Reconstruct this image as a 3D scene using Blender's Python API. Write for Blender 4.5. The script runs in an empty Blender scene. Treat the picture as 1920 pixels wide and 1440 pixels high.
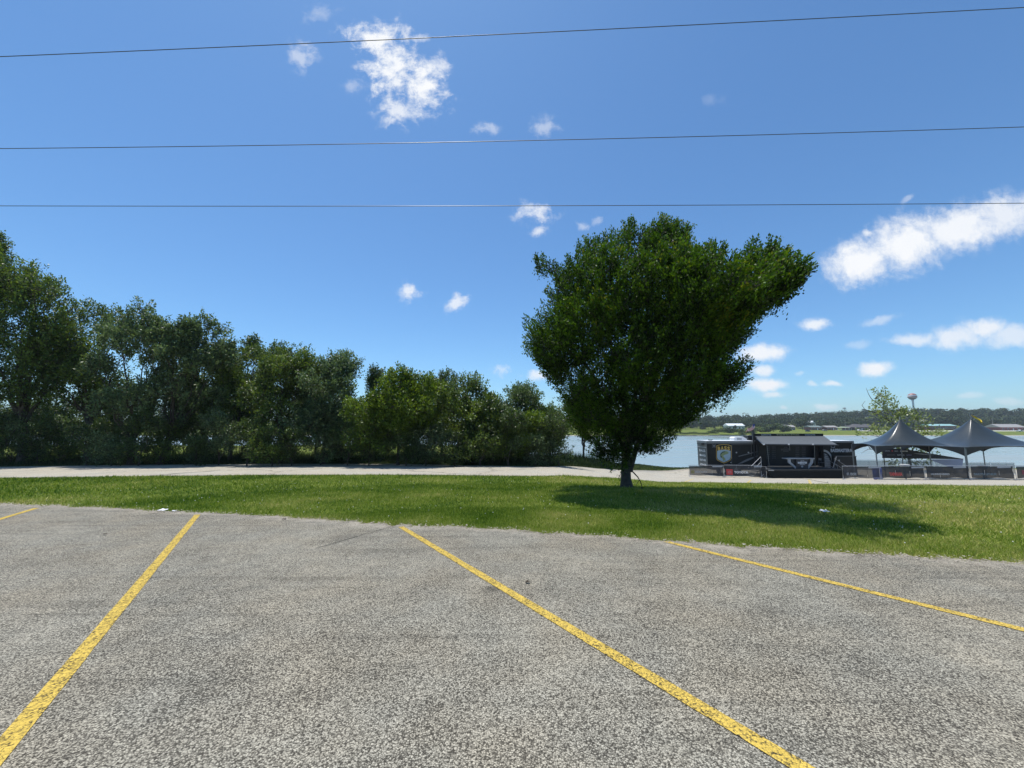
import bpy, math
import numpy as np
from mathutils import Vector
R = math.radians
SC = bpy.context.scene
COL = SC.collection

# ------------------------------------------------------------------ camera, sky, sun, exposure
PITCH = R(6.33); FPX = 721.0; EYE = np.array([0.0, 0.0, 1.5])
cam = bpy.data.cameras.new('camera'); cam.sensor_width = 36; cam.lens = 36*FPX/1920; cam.clip_end = 6000; cam.clip_start = .05
camo = bpy.data.objects.new('camera', cam); COL.objects.link(camo)
camo.location = EYE; camo.rotation_euler = (R(90)+PITCH, 0, 0); SC.camera = camo

SUN_AZ = R(-36); SUN_EL = R(75)          # azimuth from +Y towards +X
def P(px, py, Y):
    """world point seen at photograph pixel (1920 wide) at distance Y straight ahead"""
    x = (px-960)/FPX; u = (720-py)/FPX
    d = np.array([x, math.cos(PITCH)-u*math.sin(PITCH), math.sin(PITCH)+u*math.cos(PITCH)])
    return EYE + d*(Y/d[1])

w = bpy.data.worlds.new('World'); SC.world = w; w.use_nodes = True
nt = w.node_tree; N = nt.nodes; LK = nt.links; N.clear()
out = N.new('ShaderNodeOutputWorld'); bg = N.new('ShaderNodeBackground'); bg2 = N.new('ShaderNodeBackground')
sky = N.new('ShaderNodeTexSky'); sky.sky_type = 'NISHITA'; sky.sun_disc = False
sky.sun_elevation = SUN_EL; sky.sun_rotation = SUN_AZ; sky.altitude = 200; sky.air_density = 1.0; sky.dust_density = .5; sky.ozone_density = 3.0
skm = N.new('ShaderNodeMix'); skm.data_type = 'RGBA'; skm.blend_type = 'MULTIPLY'; skm.inputs[0].default_value = 1; skm.inputs[7].default_value = (.67, .96, 1.14, 1)
LK.new(sky.outputs[0], skm.inputs[6]); LK.new(skm.outputs[2], bg.inputs[0]); bg.inputs[1].default_value = .137
bg2.inputs[0].default_value = (1, 1, 1, 1); bg2.inputs[1].default_value = 1.04
mixs = N.new('ShaderNodeMixShader'); LK.new(bg.outputs[0], mixs.inputs[1]); LK.new(bg2.outputs[0], mixs.inputs[2]); LK.new(mixs.outputs[0], out.inputs[0])
def wmath(op, a, b=None, clamp=False):
    n = N.new('ShaderNodeMath'); n.operation = op; n.use_clamp = clamp
    for i, v in enumerate((a, b)):
        if v is None: continue
        if isinstance(v, (int, float)): n.inputs[i].default_value = v
        else: LK.new(v, n.inputs[i])
    return n.outputs[0]
tc = N.new('ShaderNodeTexCoord'); sp = N.new('ShaderNodeSeparateXYZ'); LK.new(tc.outputs['Generated'], sp.inputs[0])
ysafe = wmath('MAXIMUM', sp.outputs[1], .05)
uu = wmath('DIVIDE', sp.outputs[0], ysafe); vv = wmath('DIVIDE', sp.outputs[2], ysafe)
front = wmath('GREATER_THAN', sp.outputs[1], .06)
cb = N.new('ShaderNodeCombineXYZ'); LK.new(uu, cb.inputs[0]); LK.new(vv, cb.inputs[1])
def wnoise(scale, detail, rough, vec):
    n = N.new('ShaderNodeTexNoise'); n.inputs['Scale'].default_value = scale; n.inputs['Detail'].default_value = detail
    n.inputs['Roughness'].default_value = rough; LK.new(vec, n.inputs['Vector']); return n
nw = wnoise(7, 5, .6, cb.outputs[0])
vs = N.new('ShaderNodeVectorMath'); vs.operation = 'SUBTRACT'; LK.new(nw.outputs['Color'], vs.inputs[0]); vs.inputs[1].default_value = (.5, .5, .5)
vm = N.new('ShaderNodeVectorMath'); vm.operation = 'SCALE'; LK.new(vs.outputs[0], vm.inputs[0]); vm.inputs['Scale'].default_value = .055
va = N.new('ShaderNodeVectorMath'); va.operation = 'MULTIPLY_ADD'; LK.new(vm.outputs[0], va.inputs[0]); va.inputs[1].default_value = (1, 1, 0); LK.new(cb.outputs[0], va.inputs[2])
nf = wnoise(22, 9, .66, va.outputs[0])
fb = wmath('MULTIPLY', wmath('SUBTRACT', nf.outputs[0], .5), 3.0)
nb = wnoise(9, 4, .5, cb.outputs[0])
CLOUDS = [  # px, py, rx, ry, turn, strength
 (712,72,62,30,-8,1),(738,128,52,58,0,1),(790,160,46,50,20,1),(748,208,40,30,0,.8),(822,118,20,16,40,.7),(668,163,26,14,0,.3),(785,72,20,8,0,.6),
 (563,102,26,26,0,.45),(600,24,34,14,10,.25),(905,238,26,11,0,.4),(1022,242,26,20,0,.4),(1003,400,36,20,0,.75),(1010,436,16,9,30,.7),(975,410,16,14,0,.4),
 (1095,422,15,9,0,.4),(1122,414,16,7,25,.25),(770,545,24,18,-20,.8),(858,563,25,15,30,.75),(940,697,17,9,0,.6),(1008,706,24,9,0,.8),
 (1612,492,70,42,12,1),(1700,456,100,50,18,1),(1800,430,100,44,17,.95),(1890,404,84,42,12,.85),(1625,440,12,9,0,.8),
 (1530,606,30,13,5,.85),(1650,600,38,9,8,.4),(1715,634,60,11,4,.7),(1800,632,60,24,6,.8),(1848,612,44,20,0,.9),(1905,632,60,22,0,.7),(1610,645,24,9,0,.25),
 (1641,688,32,14,6,.95),(1425,662,52,18,5,.95),(1428,697,26,12,5,.85),(1440,724,44,13,6,1),(1452,741,24,7,0,.7),(1525,719,10,5,0,.5),
 (1560,718,18,7,0,.8),(1550,763,26,7,0,.5),(1470,763,9,5,0,.5),(1820,743,28,6,0,.35),(1700,370,16,5,40,.3),(1890,752,30,8,0,.35),(1330,190,26,10,0,.1),(1500,700,10,4,0,.3)]
acc = None
for (px, py, rx, ry, ang, st) in CLOUDS:
    c = P(px, py, 1) - EYE; ex = P(px+rx, py, 1)-EYE; ey = P(px, py-ry, 1)-EYE
    m = N.new('ShaderNodeMapping'); m.vector_type = 'TEXTURE'; LK.new(va.outputs[0], m.inputs['Vector'])
    m.inputs['Location'].default_value = (c[0], c[2], 0); m.inputs['Rotation'].default_value = (0, 0, R(ang))
    m.inputs['Scale'].default_value = (abs(ex[0]-c[0])*1.35, abs(ey[2]-c[2])*1.35, 1)
    ln = N.new('ShaderNodeVectorMath'); ln.operation = 'LENGTH'; LK.new(m.outputs[0], ln.inputs[0])
    soft = px > 1400
    f = wmath('ADD', wmath('SUBTRACT', .98, ln.outputs['Value']), wmath('MULTIPLY', fb, .42) if soft else fb)
    mr = N.new('ShaderNodeMapRange'); mr.interpolation_type = 'SMOOTHSTEP'; LK.new(f, mr.inputs[0])
    mr.inputs[1].default_value = 0; mr.inputs[2].default_value = .8 if soft else 1.05; mr.inputs[3].default_value = 0; mr.inputs[4].default_value = st
    # nothing far outside its own ellipse
    lim = wmath('MULTIPLY', mr.outputs[0], wmath('SUBTRACT', 1.6, ln.outputs['Value'], True))
    acc = lim if acc is None else wmath('MAXIMUM', acc, lim)
LK.new(wmath('MULTIPLY', acc, front, True), mixs.inputs[0])
cr = N.new('ShaderNodeMix'); cr.data_type = 'RGBA'; LK.new(nb.outputs[0], cr.inputs[0]); cr.inputs[6].default_value = (.86, .90, .96, 1); cr.inputs[7].default_value = (1, 1, 1, 1)
LK.new(cr.outputs[2], bg2.inputs[0])

sun = bpy.data.lights.new('sun', 'SUN'); sun.energy = 5.0; sun.angle = R(.53); sun.color = (1, .955, .89)
suno = bpy.data.objects.new('sun', sun); COL.objects.link(suno)
sd = Vector((math.sin(SUN_AZ)*math.cos(SUN_EL), math.cos(SUN_AZ)*math.cos(SUN_EL), math.sin(SUN_EL)))
suno.rotation_euler = (-sd).to_track_quat('-Z', 'Y').to_euler(); suno.location = (0, 0, 60)
SC.view_settings.view_transform = 'Standard'; SC.view_settings.look = 'None'; SC.view_settings.exposure = 0.0; SC.view_settings.gamma = 1
SC.view_settings.use_curve_mapping = False
SC.render.engine = 'CYCLES'; SC.cycles.max_bounces = 6; SC.cycles.transparent_max_bounces = 12
SC.cycles.volume_bounces = 0

# ------------------------------------------------------------------ ground heights
def sm(a, b, x):
    t = np.clip((x-a)/(b-a), 0, 1); return t*t*(3-2*t)
WATER_Z = -5.5
def H(x, y):
    x = np.asarray(x, float); y = np.asarray(y, float)
    yy = np.maximum(y, .5); t = x/yy
    h = -.0374*np.minimum(y, 36)
    h = h - 1.75*np.clip((y-12)/22, 0, 1)*sm(.1, .42, t)
    start = 33+11*sm(.2, .33, t)+27*(1-sm(-.05, .1, t)) + .6*np.sin(x*.31)+.4*np.sin(x*.83+1)
    d = sm(start, start+13, y); h = h*(1-d) - 7.5*d
    f = sm(286, 306, y+3*np.sin(x*.021)+1.5*np.sin(x*.07))
    g = -4.9+3.1*np.clip((y-300)/90, 0, 1)
    rr = 12+ 12*sm(.6, 1.35, t) + 2*np.sin(x*.012+1)
    g = g + rr*sm(430, 640, y)
    return h*(1-f)+g*f
def G(px, py):
    """ground point under a photograph pixel (near side of the lake)"""
    lo = None; prev = .4
    for Y in np.arange(.5, 62, .1):
        p = P(px, py, Y)
        if p[2] <= float(H(p[0], p[1])):
            a, b = prev, Y
            for _ in range(20):
                m = (a+b)/2; q = P(px, py, m)
                if q[2] <= float(H(q[0], q[1])): b = m
                else: a = m
            q = P(px, py, b); q[2] = float(H(q[0], q[1])); return q
        prev = Y
    q = P(px, py, 44); q[2] = float(H(q[0], q[1])); return q

# ------------------------------------------------------------------ materials
MATS = {}
def mat(name, col, rough=.6, var=.12, vscale=6, bump=0, bscale=40, metal=0, spec=.5, alpha=1, hue=None, island=0):
    if name in MATS: return MATS[name]
    m = bpy.data.materials.new(name); m.use_nodes = True; t = m.node_tree; b = t.nodes['Principled BSDF']
    b.inputs['Roughness'].default_value = rough; b.inputs['Metallic'].default_value = metal; b.inputs['Specular IOR Level'].default_value = spec
    tcn = t.nodes.new('ShaderNodeTexCoord')
    n = t.nodes.new('ShaderNodeTexNoise'); n.inputs['Scale'].default_value = vscale; n.inputs['Detail'].default_value = 6; n.inputs['Roughness'].default_value = .65
    t.links.new(tcn.outputs['Object'], n.inputs['Vector'])
    mx = t.nodes.new('ShaderNodeMix'); mx.data_type = 'RGBA'; c2 = hue if hue else col
    rmp = t.nodes.new('ShaderNodeMapRange'); rmp.inputs[1].default_value = .3; rmp.inputs[2].default_value = .7; t.links.new(n.outputs[0], rmp.inputs[0])
    t.links.new(rmp.outputs[0], mx.inputs[0])
    mx.inputs[6].default_value = (*[c*(1-var) for c in col], 1); mx.inputs[7].default_value = (*[min(1, c*(1+var)) for c in c2], 1)
    t.links.new(mx.outputs[2], b.inputs['Base Color'])
    if bump:
        n2 = t.nodes.new('ShaderNodeTexNoise'); n2.inputs['Scale'].default_value = bscale; n2.inputs['Detail'].default_value = 4
        t.links.new(tcn.outputs['Object'], n2.inputs['Vector'])
        bp = t.nodes.new('ShaderNodeBump'); bp.inputs['Strength'].default_value = bump; bp.inputs['Distance'].default_value = .02
        t.links.new(n2.outputs[0], bp.inputs['Height']); t.links.new(bp.outputs[0], b.inputs['Normal'])
    if alpha < 1: b.inputs['Alpha'].default_value = alpha
    MATS[name] = m; return m

def leafmat(name, dark, light, trans=.35, rough=.45, spec=.4, tint=(1.25, 1.15, .5), warm=None):
    m = bpy.data.materials.new(name); m.use_nodes = True; t = m.node_tree; t.nodes.clear()
    o = t.nodes.new('ShaderNodeOutputMaterial'); b = t.nodes.new('ShaderNodeBsdfPrincipled'); tr = t.nodes.new('ShaderNodeBsdfTranslucent')
    mx = t.nodes.new('ShaderNodeMixShader'); mx.inputs[0].default_value = trans
    ge = t.nodes.new('ShaderNodeNewGeometry'); tcn = t.nodes.new('ShaderNodeTexCoord')
    n = t.nodes.new('ShaderNodeTexNoise'); n.inputs['Scale'].default_value = .7; n.inputs['Detail'].default_value = 3; t.links.new(tcn.outputs['Object'], n.inputs['Vector'])
    ad = t.nodes.new('ShaderNodeMath'); ad.operation = 'MULTIPLY_ADD'; t.links.new(ge.outputs['Random Per Island'], ad.inputs[0]); ad.inputs[1].default_value = .75
    sb = t.nodes.new('ShaderNodeMath'); sb.operation = 'MULTIPLY_ADD'; t.links.new(n.outputs[0], sb.inputs[0]); sb.inputs[1].default_value = 1.5; sb.inputs[2].default_value = -.62
    t.links.new(sb.outputs[0], ad.inputs[2])
    tn_ = t.nodes.new('ShaderNodeAttribute'); tn_.attribute_name = 'tip'; tm_ = t.nodes.new('ShaderNodeMath'); tm_.operation = 'MULTIPLY_ADD'; t.links.new(tn_.outputs['Fac'], tm_.inputs[0]); tm_.inputs[1].default_value = .40; t.links.new(ad.outputs[0], tm_.inputs[2])
    t3_ = t.nodes.new('ShaderNodeMath'); t3_.operation = 'SUBTRACT'; t.links.new(tm_.outputs[0], t3_.inputs[0]); t3_.inputs[1].default_value = .22 if warm else 0
    cr = t.nodes.new('ShaderNodeValToRGB'); t.links.new(t3_.outputs[0], cr.inputs[0])
    cr.color_ramp.elements[0].color = (*dark, 1); cr.color_ramp.elements[1].color = (*light, 1)
    if warm:
        e = cr.color_ramp.elements.new(.93); e.color = (*light, 1); cr.color_ramp.elements[-1].color = (*warm, 1)
    t.links.new(cr.outputs[0], b.inputs['Base Color']); b.inputs['Roughness'].default_value = rough; b.inputs['Specular IOR Level'].default_value = spec
    mu = t.nodes.new('ShaderNodeMix'); mu.data_type = 'RGBA'; mu.blend_type = 'MULTIPLY'; mu.inputs[0].default_value = 1
    t.links.new(cr.outputs[0], mu.inputs[6]); mu.inputs[7].default_value = (*tint, 1); t.links.new(mu.outputs[2], tr.inputs[0])
    t.links.new(b.outputs[0], mx.inputs[1]); t.links.new(tr.outputs[0], mx.inputs[2]); t.links.new(mx.outputs[0], o.inputs[0])
    return m

def asphalt(name, dark, lite, pebble=85, contrast=1.0, cracks=False, paint=None, stains=None):
    m = bpy.data.materials.new(name); m.use_nodes = True; t = m.node_tree; b = t.nodes['Principled BSDF']; b.inputs['Roughness'].default_value = .85; b.inputs['Specular IOR Level'].default_value = .25
    L = t.links.new
    tcn = t.nodes.new('ShaderNodeTexCoord'); vec = tcn.outputs['Object']
    wn = t.nodes.new('ShaderNodeTexNoise'); wn.inputs['Scale'].default_value = pebble*.8; L(vec, wn.inputs['Vector'])
    wm = t.nodes.new('ShaderNodeVectorMath'); wm.operation = 'MULTIPLY_ADD'; L(wn.outputs['Color'], wm.inputs[0]); wm.inputs[1].default_value = (.012, .012, .012); L(vec, wm.inputs[2])
    def vor(scale, feat='F1'):
        v = t.nodes.new('ShaderNodeTexVoronoi'); v.feature = feat; v.inputs['Scale'].default_value = scale; L(wm.outputs[0], v.inputs['Vector']); return v
    def noise(scale, det=5, ro=.6):
        v = t.nodes.new('ShaderNodeTexNoise'); v.inputs['Scale'].default_value = scale; v.inputs['Detail'].default_value = det; v.inputs['Roughness'].default_value = ro; L(vec, v.inputs['Vector']); return v
    def ma(op, a, bb, c=None):
        n = t.nodes.new('ShaderNodeMath'); n.operation = op
        for i, v in enumerate((a, bb, c)):
            if v is None: continue
            if isinstance(v, (int, float)): n.inputs[i].default_value = v
            else: L(v, n.inputs[i])
        return n.outputs[0]
    v1 = vor(pebble); v2 = vor(pebble*2.3); s1 = t.nodes.new('ShaderNodeSeparateColor'); L(v1.outputs['Color'], s1.inputs[0]); s2 = t.nodes.new('ShaderNodeSeparateColor'); L(v2.outputs['Color'], s2.inputs[0])
    edge = ma('SUBTRACT', 1, ma('MULTIPLY', v1.outputs['Distance'], 1.05))
    stone = ma('MULTIPLY', ma('MULTIPLY_ADD', s1.outputs[0], .75, ma('MULTIPLY', s2.outputs[1], .3)), edge)
    big = ma('MULTIPLY_ADD', noise(.55, 4).outputs[0], .20, ma('MULTIPLY', noise(3.1, 5).outputs[0], .22))
    fac = ma('ADD', ma('MULTIPLY', stone, contrast), ma('SUBTRACT', big, .165))
    ramp = t.nodes.new('ShaderNodeValToRGB'); L(fac, ramp.inputs[0]); e = ramp.color_ramp.elements
    e[0].position = .12; e[0].color = (*[c*.75 for c in dark], 1); e[1].position = .98; e[1].color = (*lite, 1)
    mid = e.new(.42); mid.color = tuple(d*.55+l*.45 for d, l in zip(dark, lite))+(1,)
    col = ramp.outputs[0]
    # tonal wandering of hue (warm / cool patches, worn lighter spots)
    hn = noise(.9, 3); mx = t.nodes.new('ShaderNodeMix'); mx.data_type = 'RGBA'; mx.blend_type = 'MULTIPLY'; mx.inputs[0].default_value = 1
    hr = t.nodes.new('ShaderNodeValToRGB'); L(hn.outputs[0], hr.inputs[0]); hr.color_ramp.elements[0].position = .35; hr.color_ramp.elements[0].color = (.95, .98, 1.0, 1)
    hr.color_ramp.elements[1].position = .65; hr.color_ramp.elements[1].color = (1, .98, .94, 1)
    L(col, mx.inputs[6]); L(hr.outputs[0], mx.inputs[7]); col = mx.outputs[2]
    if not paint:
        st = noise(.35, 6, .7); sr = t.nodes.new('ShaderNodeMapRange'); L(st.outputs[0], sr.inputs[0]); sr.inputs[1].default_value = .58; sr.inputs[2].default_value = .75; sr.inputs[3].default_value = 1; sr.inputs[4].default_value = .86
        mp = t.nodes.new('ShaderNodeMapping'); L(vec, mp.inputs[0]); mp.inputs['Rotation'].default_value = (0, 0, R(8)); mp.inputs['Scale'].default_value = (.25, 5.5, 1)
        tn = t.nodes.new('ShaderNodeTexNoise'); tn.inputs['Scale'].default_value = 1.2; tn.inputs['Detail'].default_value = 5; L(mp.outputs[0], tn.inputs['Vector'])
        trr = t.nodes.new('ShaderNodeMapRange'); L(tn.outputs[0], trr.inputs[0]); trr.inputs[1].default_value = .56; trr.inputs[2].default_value = .72; trr.inputs[3].default_value = 1; trr.inputs[4].default_value = .74
        mm = t.nodes.new('ShaderNodeMix'); mm.data_type = 'RGBA'; mm.blend_type = 'MULTIPLY'; mm.inputs[0].default_value = 1; L(col, mm.inputs[6])
        L(ma('MULTIPLY', sr.outputs[0], trr.outputs[0]), mm.inputs[7]); col = mm.outputs[2]
    if stains:
        at = t.nodes.new('ShaderNodeAttribute'); at.attribute_name = 'edge'
        en = noise(2.2, 5, .65); sr = t.nodes.new('ShaderNodeMapRange'); L(ma('MULTIPLY_ADD', en.outputs[0], 1.6, ma('SUBTRACT', at.outputs['Fac'], 1.35)), sr.inputs[0]); sr.inputs[1].default_value = 0; sr.inputs[2].default_value = .4; sr.inputs[4].default_value = .62
        mm = t.nodes.new('ShaderNodeMix'); mm.data_type = 'RGBA'; L(sr.outputs[0], mm.inputs[0]); L(col, mm.inputs[6]); mm.inputs[7].default_value = (.46, .41, .33, 1); col = mm.outputs[2]
        dn = noise(5, 5, .7); dr = t.nodes.new('ShaderNodeMapRange'); L(ma('MULTIPLY_ADD', dn.outputs[0], 1.2, ma('SUBTRACT', at.outputs['Fac'], 1.45)), dr.inputs[0]); dr.inputs[1].default_value = 0; dr.inputs[2].default_value = .12; dr.inputs[4].default_value = .7
        mm = t.nodes.new('ShaderNodeMix'); mm.data_type = 'RGBA'; L(dr.outputs[0], mm.inputs[0]); L(col, mm.inputs[6]); mm.inputs[7].default_value = (.10, .085, .06, 1); col = mm.outputs[2]
        sn = noise(7, 4, .6)
        for (sx_, sy_, sr_, amt) in stains:
            vd = t.nodes.new('ShaderNodeVectorMath'); vd.operation = 'DISTANCE'; L(vec, vd.inputs[0]); vd.inputs[1].default_value = (sx_, sy_, float(H(sx_, sy_)))
            q_ = t.nodes.new('ShaderNodeMapRange'); q_.interpolation_type = 'SMOOTHSTEP'; L(ma('ADD', ma('DIVIDE', vd.outputs['Value'], sr_), ma('MULTIPLY', ma('SUBTRACT', sn.outputs[0], .5), 1.8)), q_.inputs[0]); q_.inputs[1].default_value = .2; q_.inputs[2].default_value = 1.1; q_.inputs[3].default_value = amt; q_.inputs[4].default_value = 1
            mm = t.nodes.new('ShaderNodeMix'); mm.data_type = 'RGBA'; mm.blend_type = 'MULTIPLY'; mm.inputs[0].default_value = 1; L(col, mm.inputs[6]); L(q_.outputs[0], mm.inputs[7]); col = mm.outputs[2]
    if cracks:
        vc = t.nodes.new('ShaderNodeTexVoronoi'); vc.feature = 'DISTANCE_TO_EDGE'; vc.inputs['Scale'].default_value = .16
        cw = noise(1.3, 5, .7); cm = t.nodes.new('ShaderNodeVectorMath'); cm.operation = 'MULTIPLY_ADD'; L(cw.outputs['Color'], cm.inputs[0]); cm.inputs[1].default_value = (1.6, 1.6, 0); L(vec, cm.inputs[2]); L(cm.outputs[0], vc.inputs['Vector'])
        cc = t.nodes.new('ShaderNodeMapRange'); L(vc.outputs[0], cc.inputs[0]); cc.inputs[1].default_value = .002; cc.inputs[2].default_value = .008; cc.inputs[3].default_value = .45; cc.inputs[4].default_value = 1
        mm = t.nodes.new('ShaderNodeMix'); mm.data_type = 'RGBA'; mm.blend_type = 'MULTIPLY'; mm.inputs[0].default_value = 1; L(col, mm.inputs[6]); L(cc.outputs[0], mm.inputs[7]); col = mm.outputs[2]
    if paint:
        pr = t.nodes.new('ShaderNodeMapRange'); L(ma('ADD', stone, ma('MULTIPLY', noise(11, 5).outputs[0], .5)), pr.inputs[0]); pr.inputs[1].default_value = .24; pr.inputs[2].default_value = .52
        pc = t.nodes.new('ShaderNodeMix'); pc.data_type = 'RGBA'; L(s1.outputs[1], pc.inputs[0]); pc.inputs[6].default_value = (*[c*.72 for c in paint], 1); pc.inputs[7].default_value = (*paint, 1)
        mm = t.nodes.new('ShaderNodeMix'); mm.data_type = 'RGBA'; L(pr.outputs[0], mm.inputs[0]); L(col, mm.inputs[6]); L(pc.outputs[2], mm.inputs[7]); col = mm.outputs[2]
    L(col, b.inputs['Base Color'])
    bp = t.nodes.new('ShaderNodeBump'); bp.inputs['Strength'].default_value = .9; bp.inputs['Distance'].default_value = .006
    L(ma('MULTIPLY_ADD', edge, .8, ma('MULTIPLY', s1.outputs[2], .7)), bp.inputs['Height']); L(bp.outputs[0], b.inputs['Normal'])
    return m

# ------------------------------------------------------------------ object helpers
def tag(o, label=None, cat=None, group=None, kind=None):
    if label: o['label'] = label
    if cat: o['category'] = cat
    if group: o['group'] = group
    if kind: o['kind'] = kind
    return o
def thing(name, label, cat, loc=(0, 0, 0), group=None, rz=0):
    o = bpy.data.objects.new(name, None); COL.objects.link(o); o.location = [float(v) for v in loc]; o.rotation_euler = (0, 0, rz); o.empty_display_size = .3
    return tag(o, label, cat, group)
def link(name, me, m, parent=None, local=False):
    o = bpy.data.objects.new(name, me); COL.objects.link(o)
    if m is not None:
        me.materials.clear()
        for k in (m if isinstance(m, (list, tuple)) else [m]): me.materials.append(k)
    if parent is not None:
        o.parent = parent
        if not local and parent.type == 'EMPTY': o.location = [-v for v in parent.location]
    return o
def npmesh(name, V, F, smooth=False):
    """V (n,3) F (m,k) equal-sided faces"""
    me = bpy.data.meshes.new(name); V = np.ascontiguousarray(V, dtype=np.float32); F = np.ascontiguousarray(F, dtype=np.int32)
    n, k = F.shape
    me.vertices.add(len(V)); me.vertices.foreach_set('co', V.ravel())
    me.loops.add(n*k); me.loops.foreach_set('vertex_index', F.ravel())
    me.polygons.add(n); me.polygons.foreach_set('loop_start', np.arange(0, n*k, k, dtype=np.int32))
    try: me.polygons.foreach_set('loop_total', np.full(n, k, dtype=np.int32))
    except Exception: pass
    if smooth: me.polygons.foreach_set('use_smooth', np.ones(n, dtype=bool))
    me.update(calc_edges=True); me.validate(); return me
class MB:
    def __init__(s): s.v = []; s.f = []; s.mi = []
    def add(s, vs, fs, mi=0):
        o = len(s.v); s.v += [tuple(float(c) for c in v) for v in vs]; s.f += [tuple(i+o for i in f) for f in fs]; s.mi += [mi]*len(fs); return s
    def box(s, x0, x1, y0, y1, z0, z1, mi=0):
        return s.add([(x0,y0,z0),(x1,y0,z0),(x1,y1,z0),(x0,y1,z0),(x0,y0,z1),(x1,y0,z1),(x1,y1,z1),(x0,y1,z1)],
                     [(0,3,2,1),(4,5,6,7),(0,1,5,4),(1,2,6,5),(2,3,7,6),(3,0,4,7)], mi)
    def prism(s, pts, off, mi=0):
        """pts: list of 3D points (flat outline), off: extrusion vector"""
        n = len(pts); a = [np.array(p, float) for p in pts]; b = [p+np.array(off, float) for p in a]
        return s.add(a+b, [tuple(range(n-1, -1, -1)), tuple(range(n, 2*n))]+[(i, (i+1) % n, n+(i+1) % n, n+i) for i in range(n)], mi)
    def tube(s, pts, r, n=6, r2=None, mi=0):
        pts = [np.array(p, float) for p in pts]; K = len(pts); vs = []
        for i, p in enumerate(pts):
            d = pts[min(i+1, K-1)]-pts[max(i-1, 0)]; d = d/(np.linalg.norm(d)+1e-9)
            u = np.cross(d, (0, 0, 1) if abs(d[2]) < .9 else (1, 0, 0)); u /= np.linalg.norm(u); v = np.cross(d, u)
            rr = r if r2 is None else r+(r2-r)*i/(K-1)
            for k in range(n):
                a = 2*math.pi*k/n; vs.append(p+(u*math.cos(a)+v*math.sin(a))*rr)
        fs = [(i*n+k, i*n+(k+1) % n, (i+1)*n+(k+1) % n, (i+1)*n+k) for i in range(K-1) for k in range(n)]
        fs += [tuple(range(n-1, -1, -1)), tuple(range((K-1)*n, K*n))]
        return s.add(vs, fs, mi)
    def lathe(s, c, prof, n=16, mi=0):
        vs = [(c[0]+r*math.cos(2*math.pi*k/n), c[1]+r*math.sin(2*math.pi*k/n), c[2]+z) for (r, z) in prof for k in range(n)]
        fs = [(i*n+k, i*n+(k+1) % n, (i+1)*n+(k+1) % n, (i+1)*n+k) for i in range(len(prof)-1) for k in range(n)]
        fs += [tuple(range(n-1, -1, -1)), tuple(range((len(prof)-1)*n, len(prof)*n))]
        return s.add(vs, fs, mi)
    def build(s, name, m, parent=None, local=False, smooth=False):
        me = bpy.data.meshes.new(name); me.from_pydata(s.v, [], s.f); me.update()
        o = link(name, me, m, parent, local)
        if isinstance(m, (list, tuple)): me.polygons.foreach_set('material_index', s.mi)
        if smooth: me.polygons.foreach_set('use_smooth', [True]*len(s.f))
        return o
def text_mesh(body, height, depth=.006, fit=None, bold=0.0):
    cu = bpy.data.curves.new('t', 'FONT'); cu.body = body; cu.size = 1; cu.extrude = 0; cu.align_x = 'CENTER'; cu.align_y = 'CENTER'; cu.offset = bold; cu.resolution_u = 2
    o = bpy.data.objects.new('t', cu); COL.objects.link(o); bpy.context.view_layer.update()
    me = bpy.data.meshes.new_from_object(o); bpy.data.objects.remove(o); bpy.data.curves.remove(cu)
    co = np.empty(len(me.vertices)*3, dtype=np.float32); me.vertices.foreach_get('co', co); co = co.reshape(-1, 3)
    mn, mxx = co.min(0), co.max(0); co -= (mn+mxx)/2; s = height/(mxx[1]-mn[1]); co[:, 1] *= s
    co[:, 0] *= (fit/(mxx[0]-mn[0])) if fit else s
    me.vertices.foreach_set('co', co.ravel()); me.update(); return me
def lettering(body, p0, p1, height, m, parent, lift=.02, name='lettering', bold=.02, up=(0, 0, 1)):
    """text running from world point p0 to p1 (its left and right ends at mid height), facing the camera side"""
    p0 = np.array(p0, float); p1 = np.array(p1, float); w_ = np.linalg.norm(p1-p0)
    me = text_mesh(body, height, fit=w_, bold=bold)
    ux = (p1-p0)/w_; up = np.array(up, float); up = up-ux*up.dot(ux); up /= np.linalg.norm(up); nrm = np.cross(ux, up)
    co = np.empty(len(me.vertices)*3, dtype=np.float32); me.vertices.foreach_get('co', co); co = co.reshape(-1, 3)
    c = (p0+p1)/2+nrm*lift
    q = c+co[:, :1]*ux+co[:, 1:2]*up
    me.vertices.foreach_set('co', q.astype(np.float32).ravel()); me.update()
    return link(name, me, m, parent)

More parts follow.
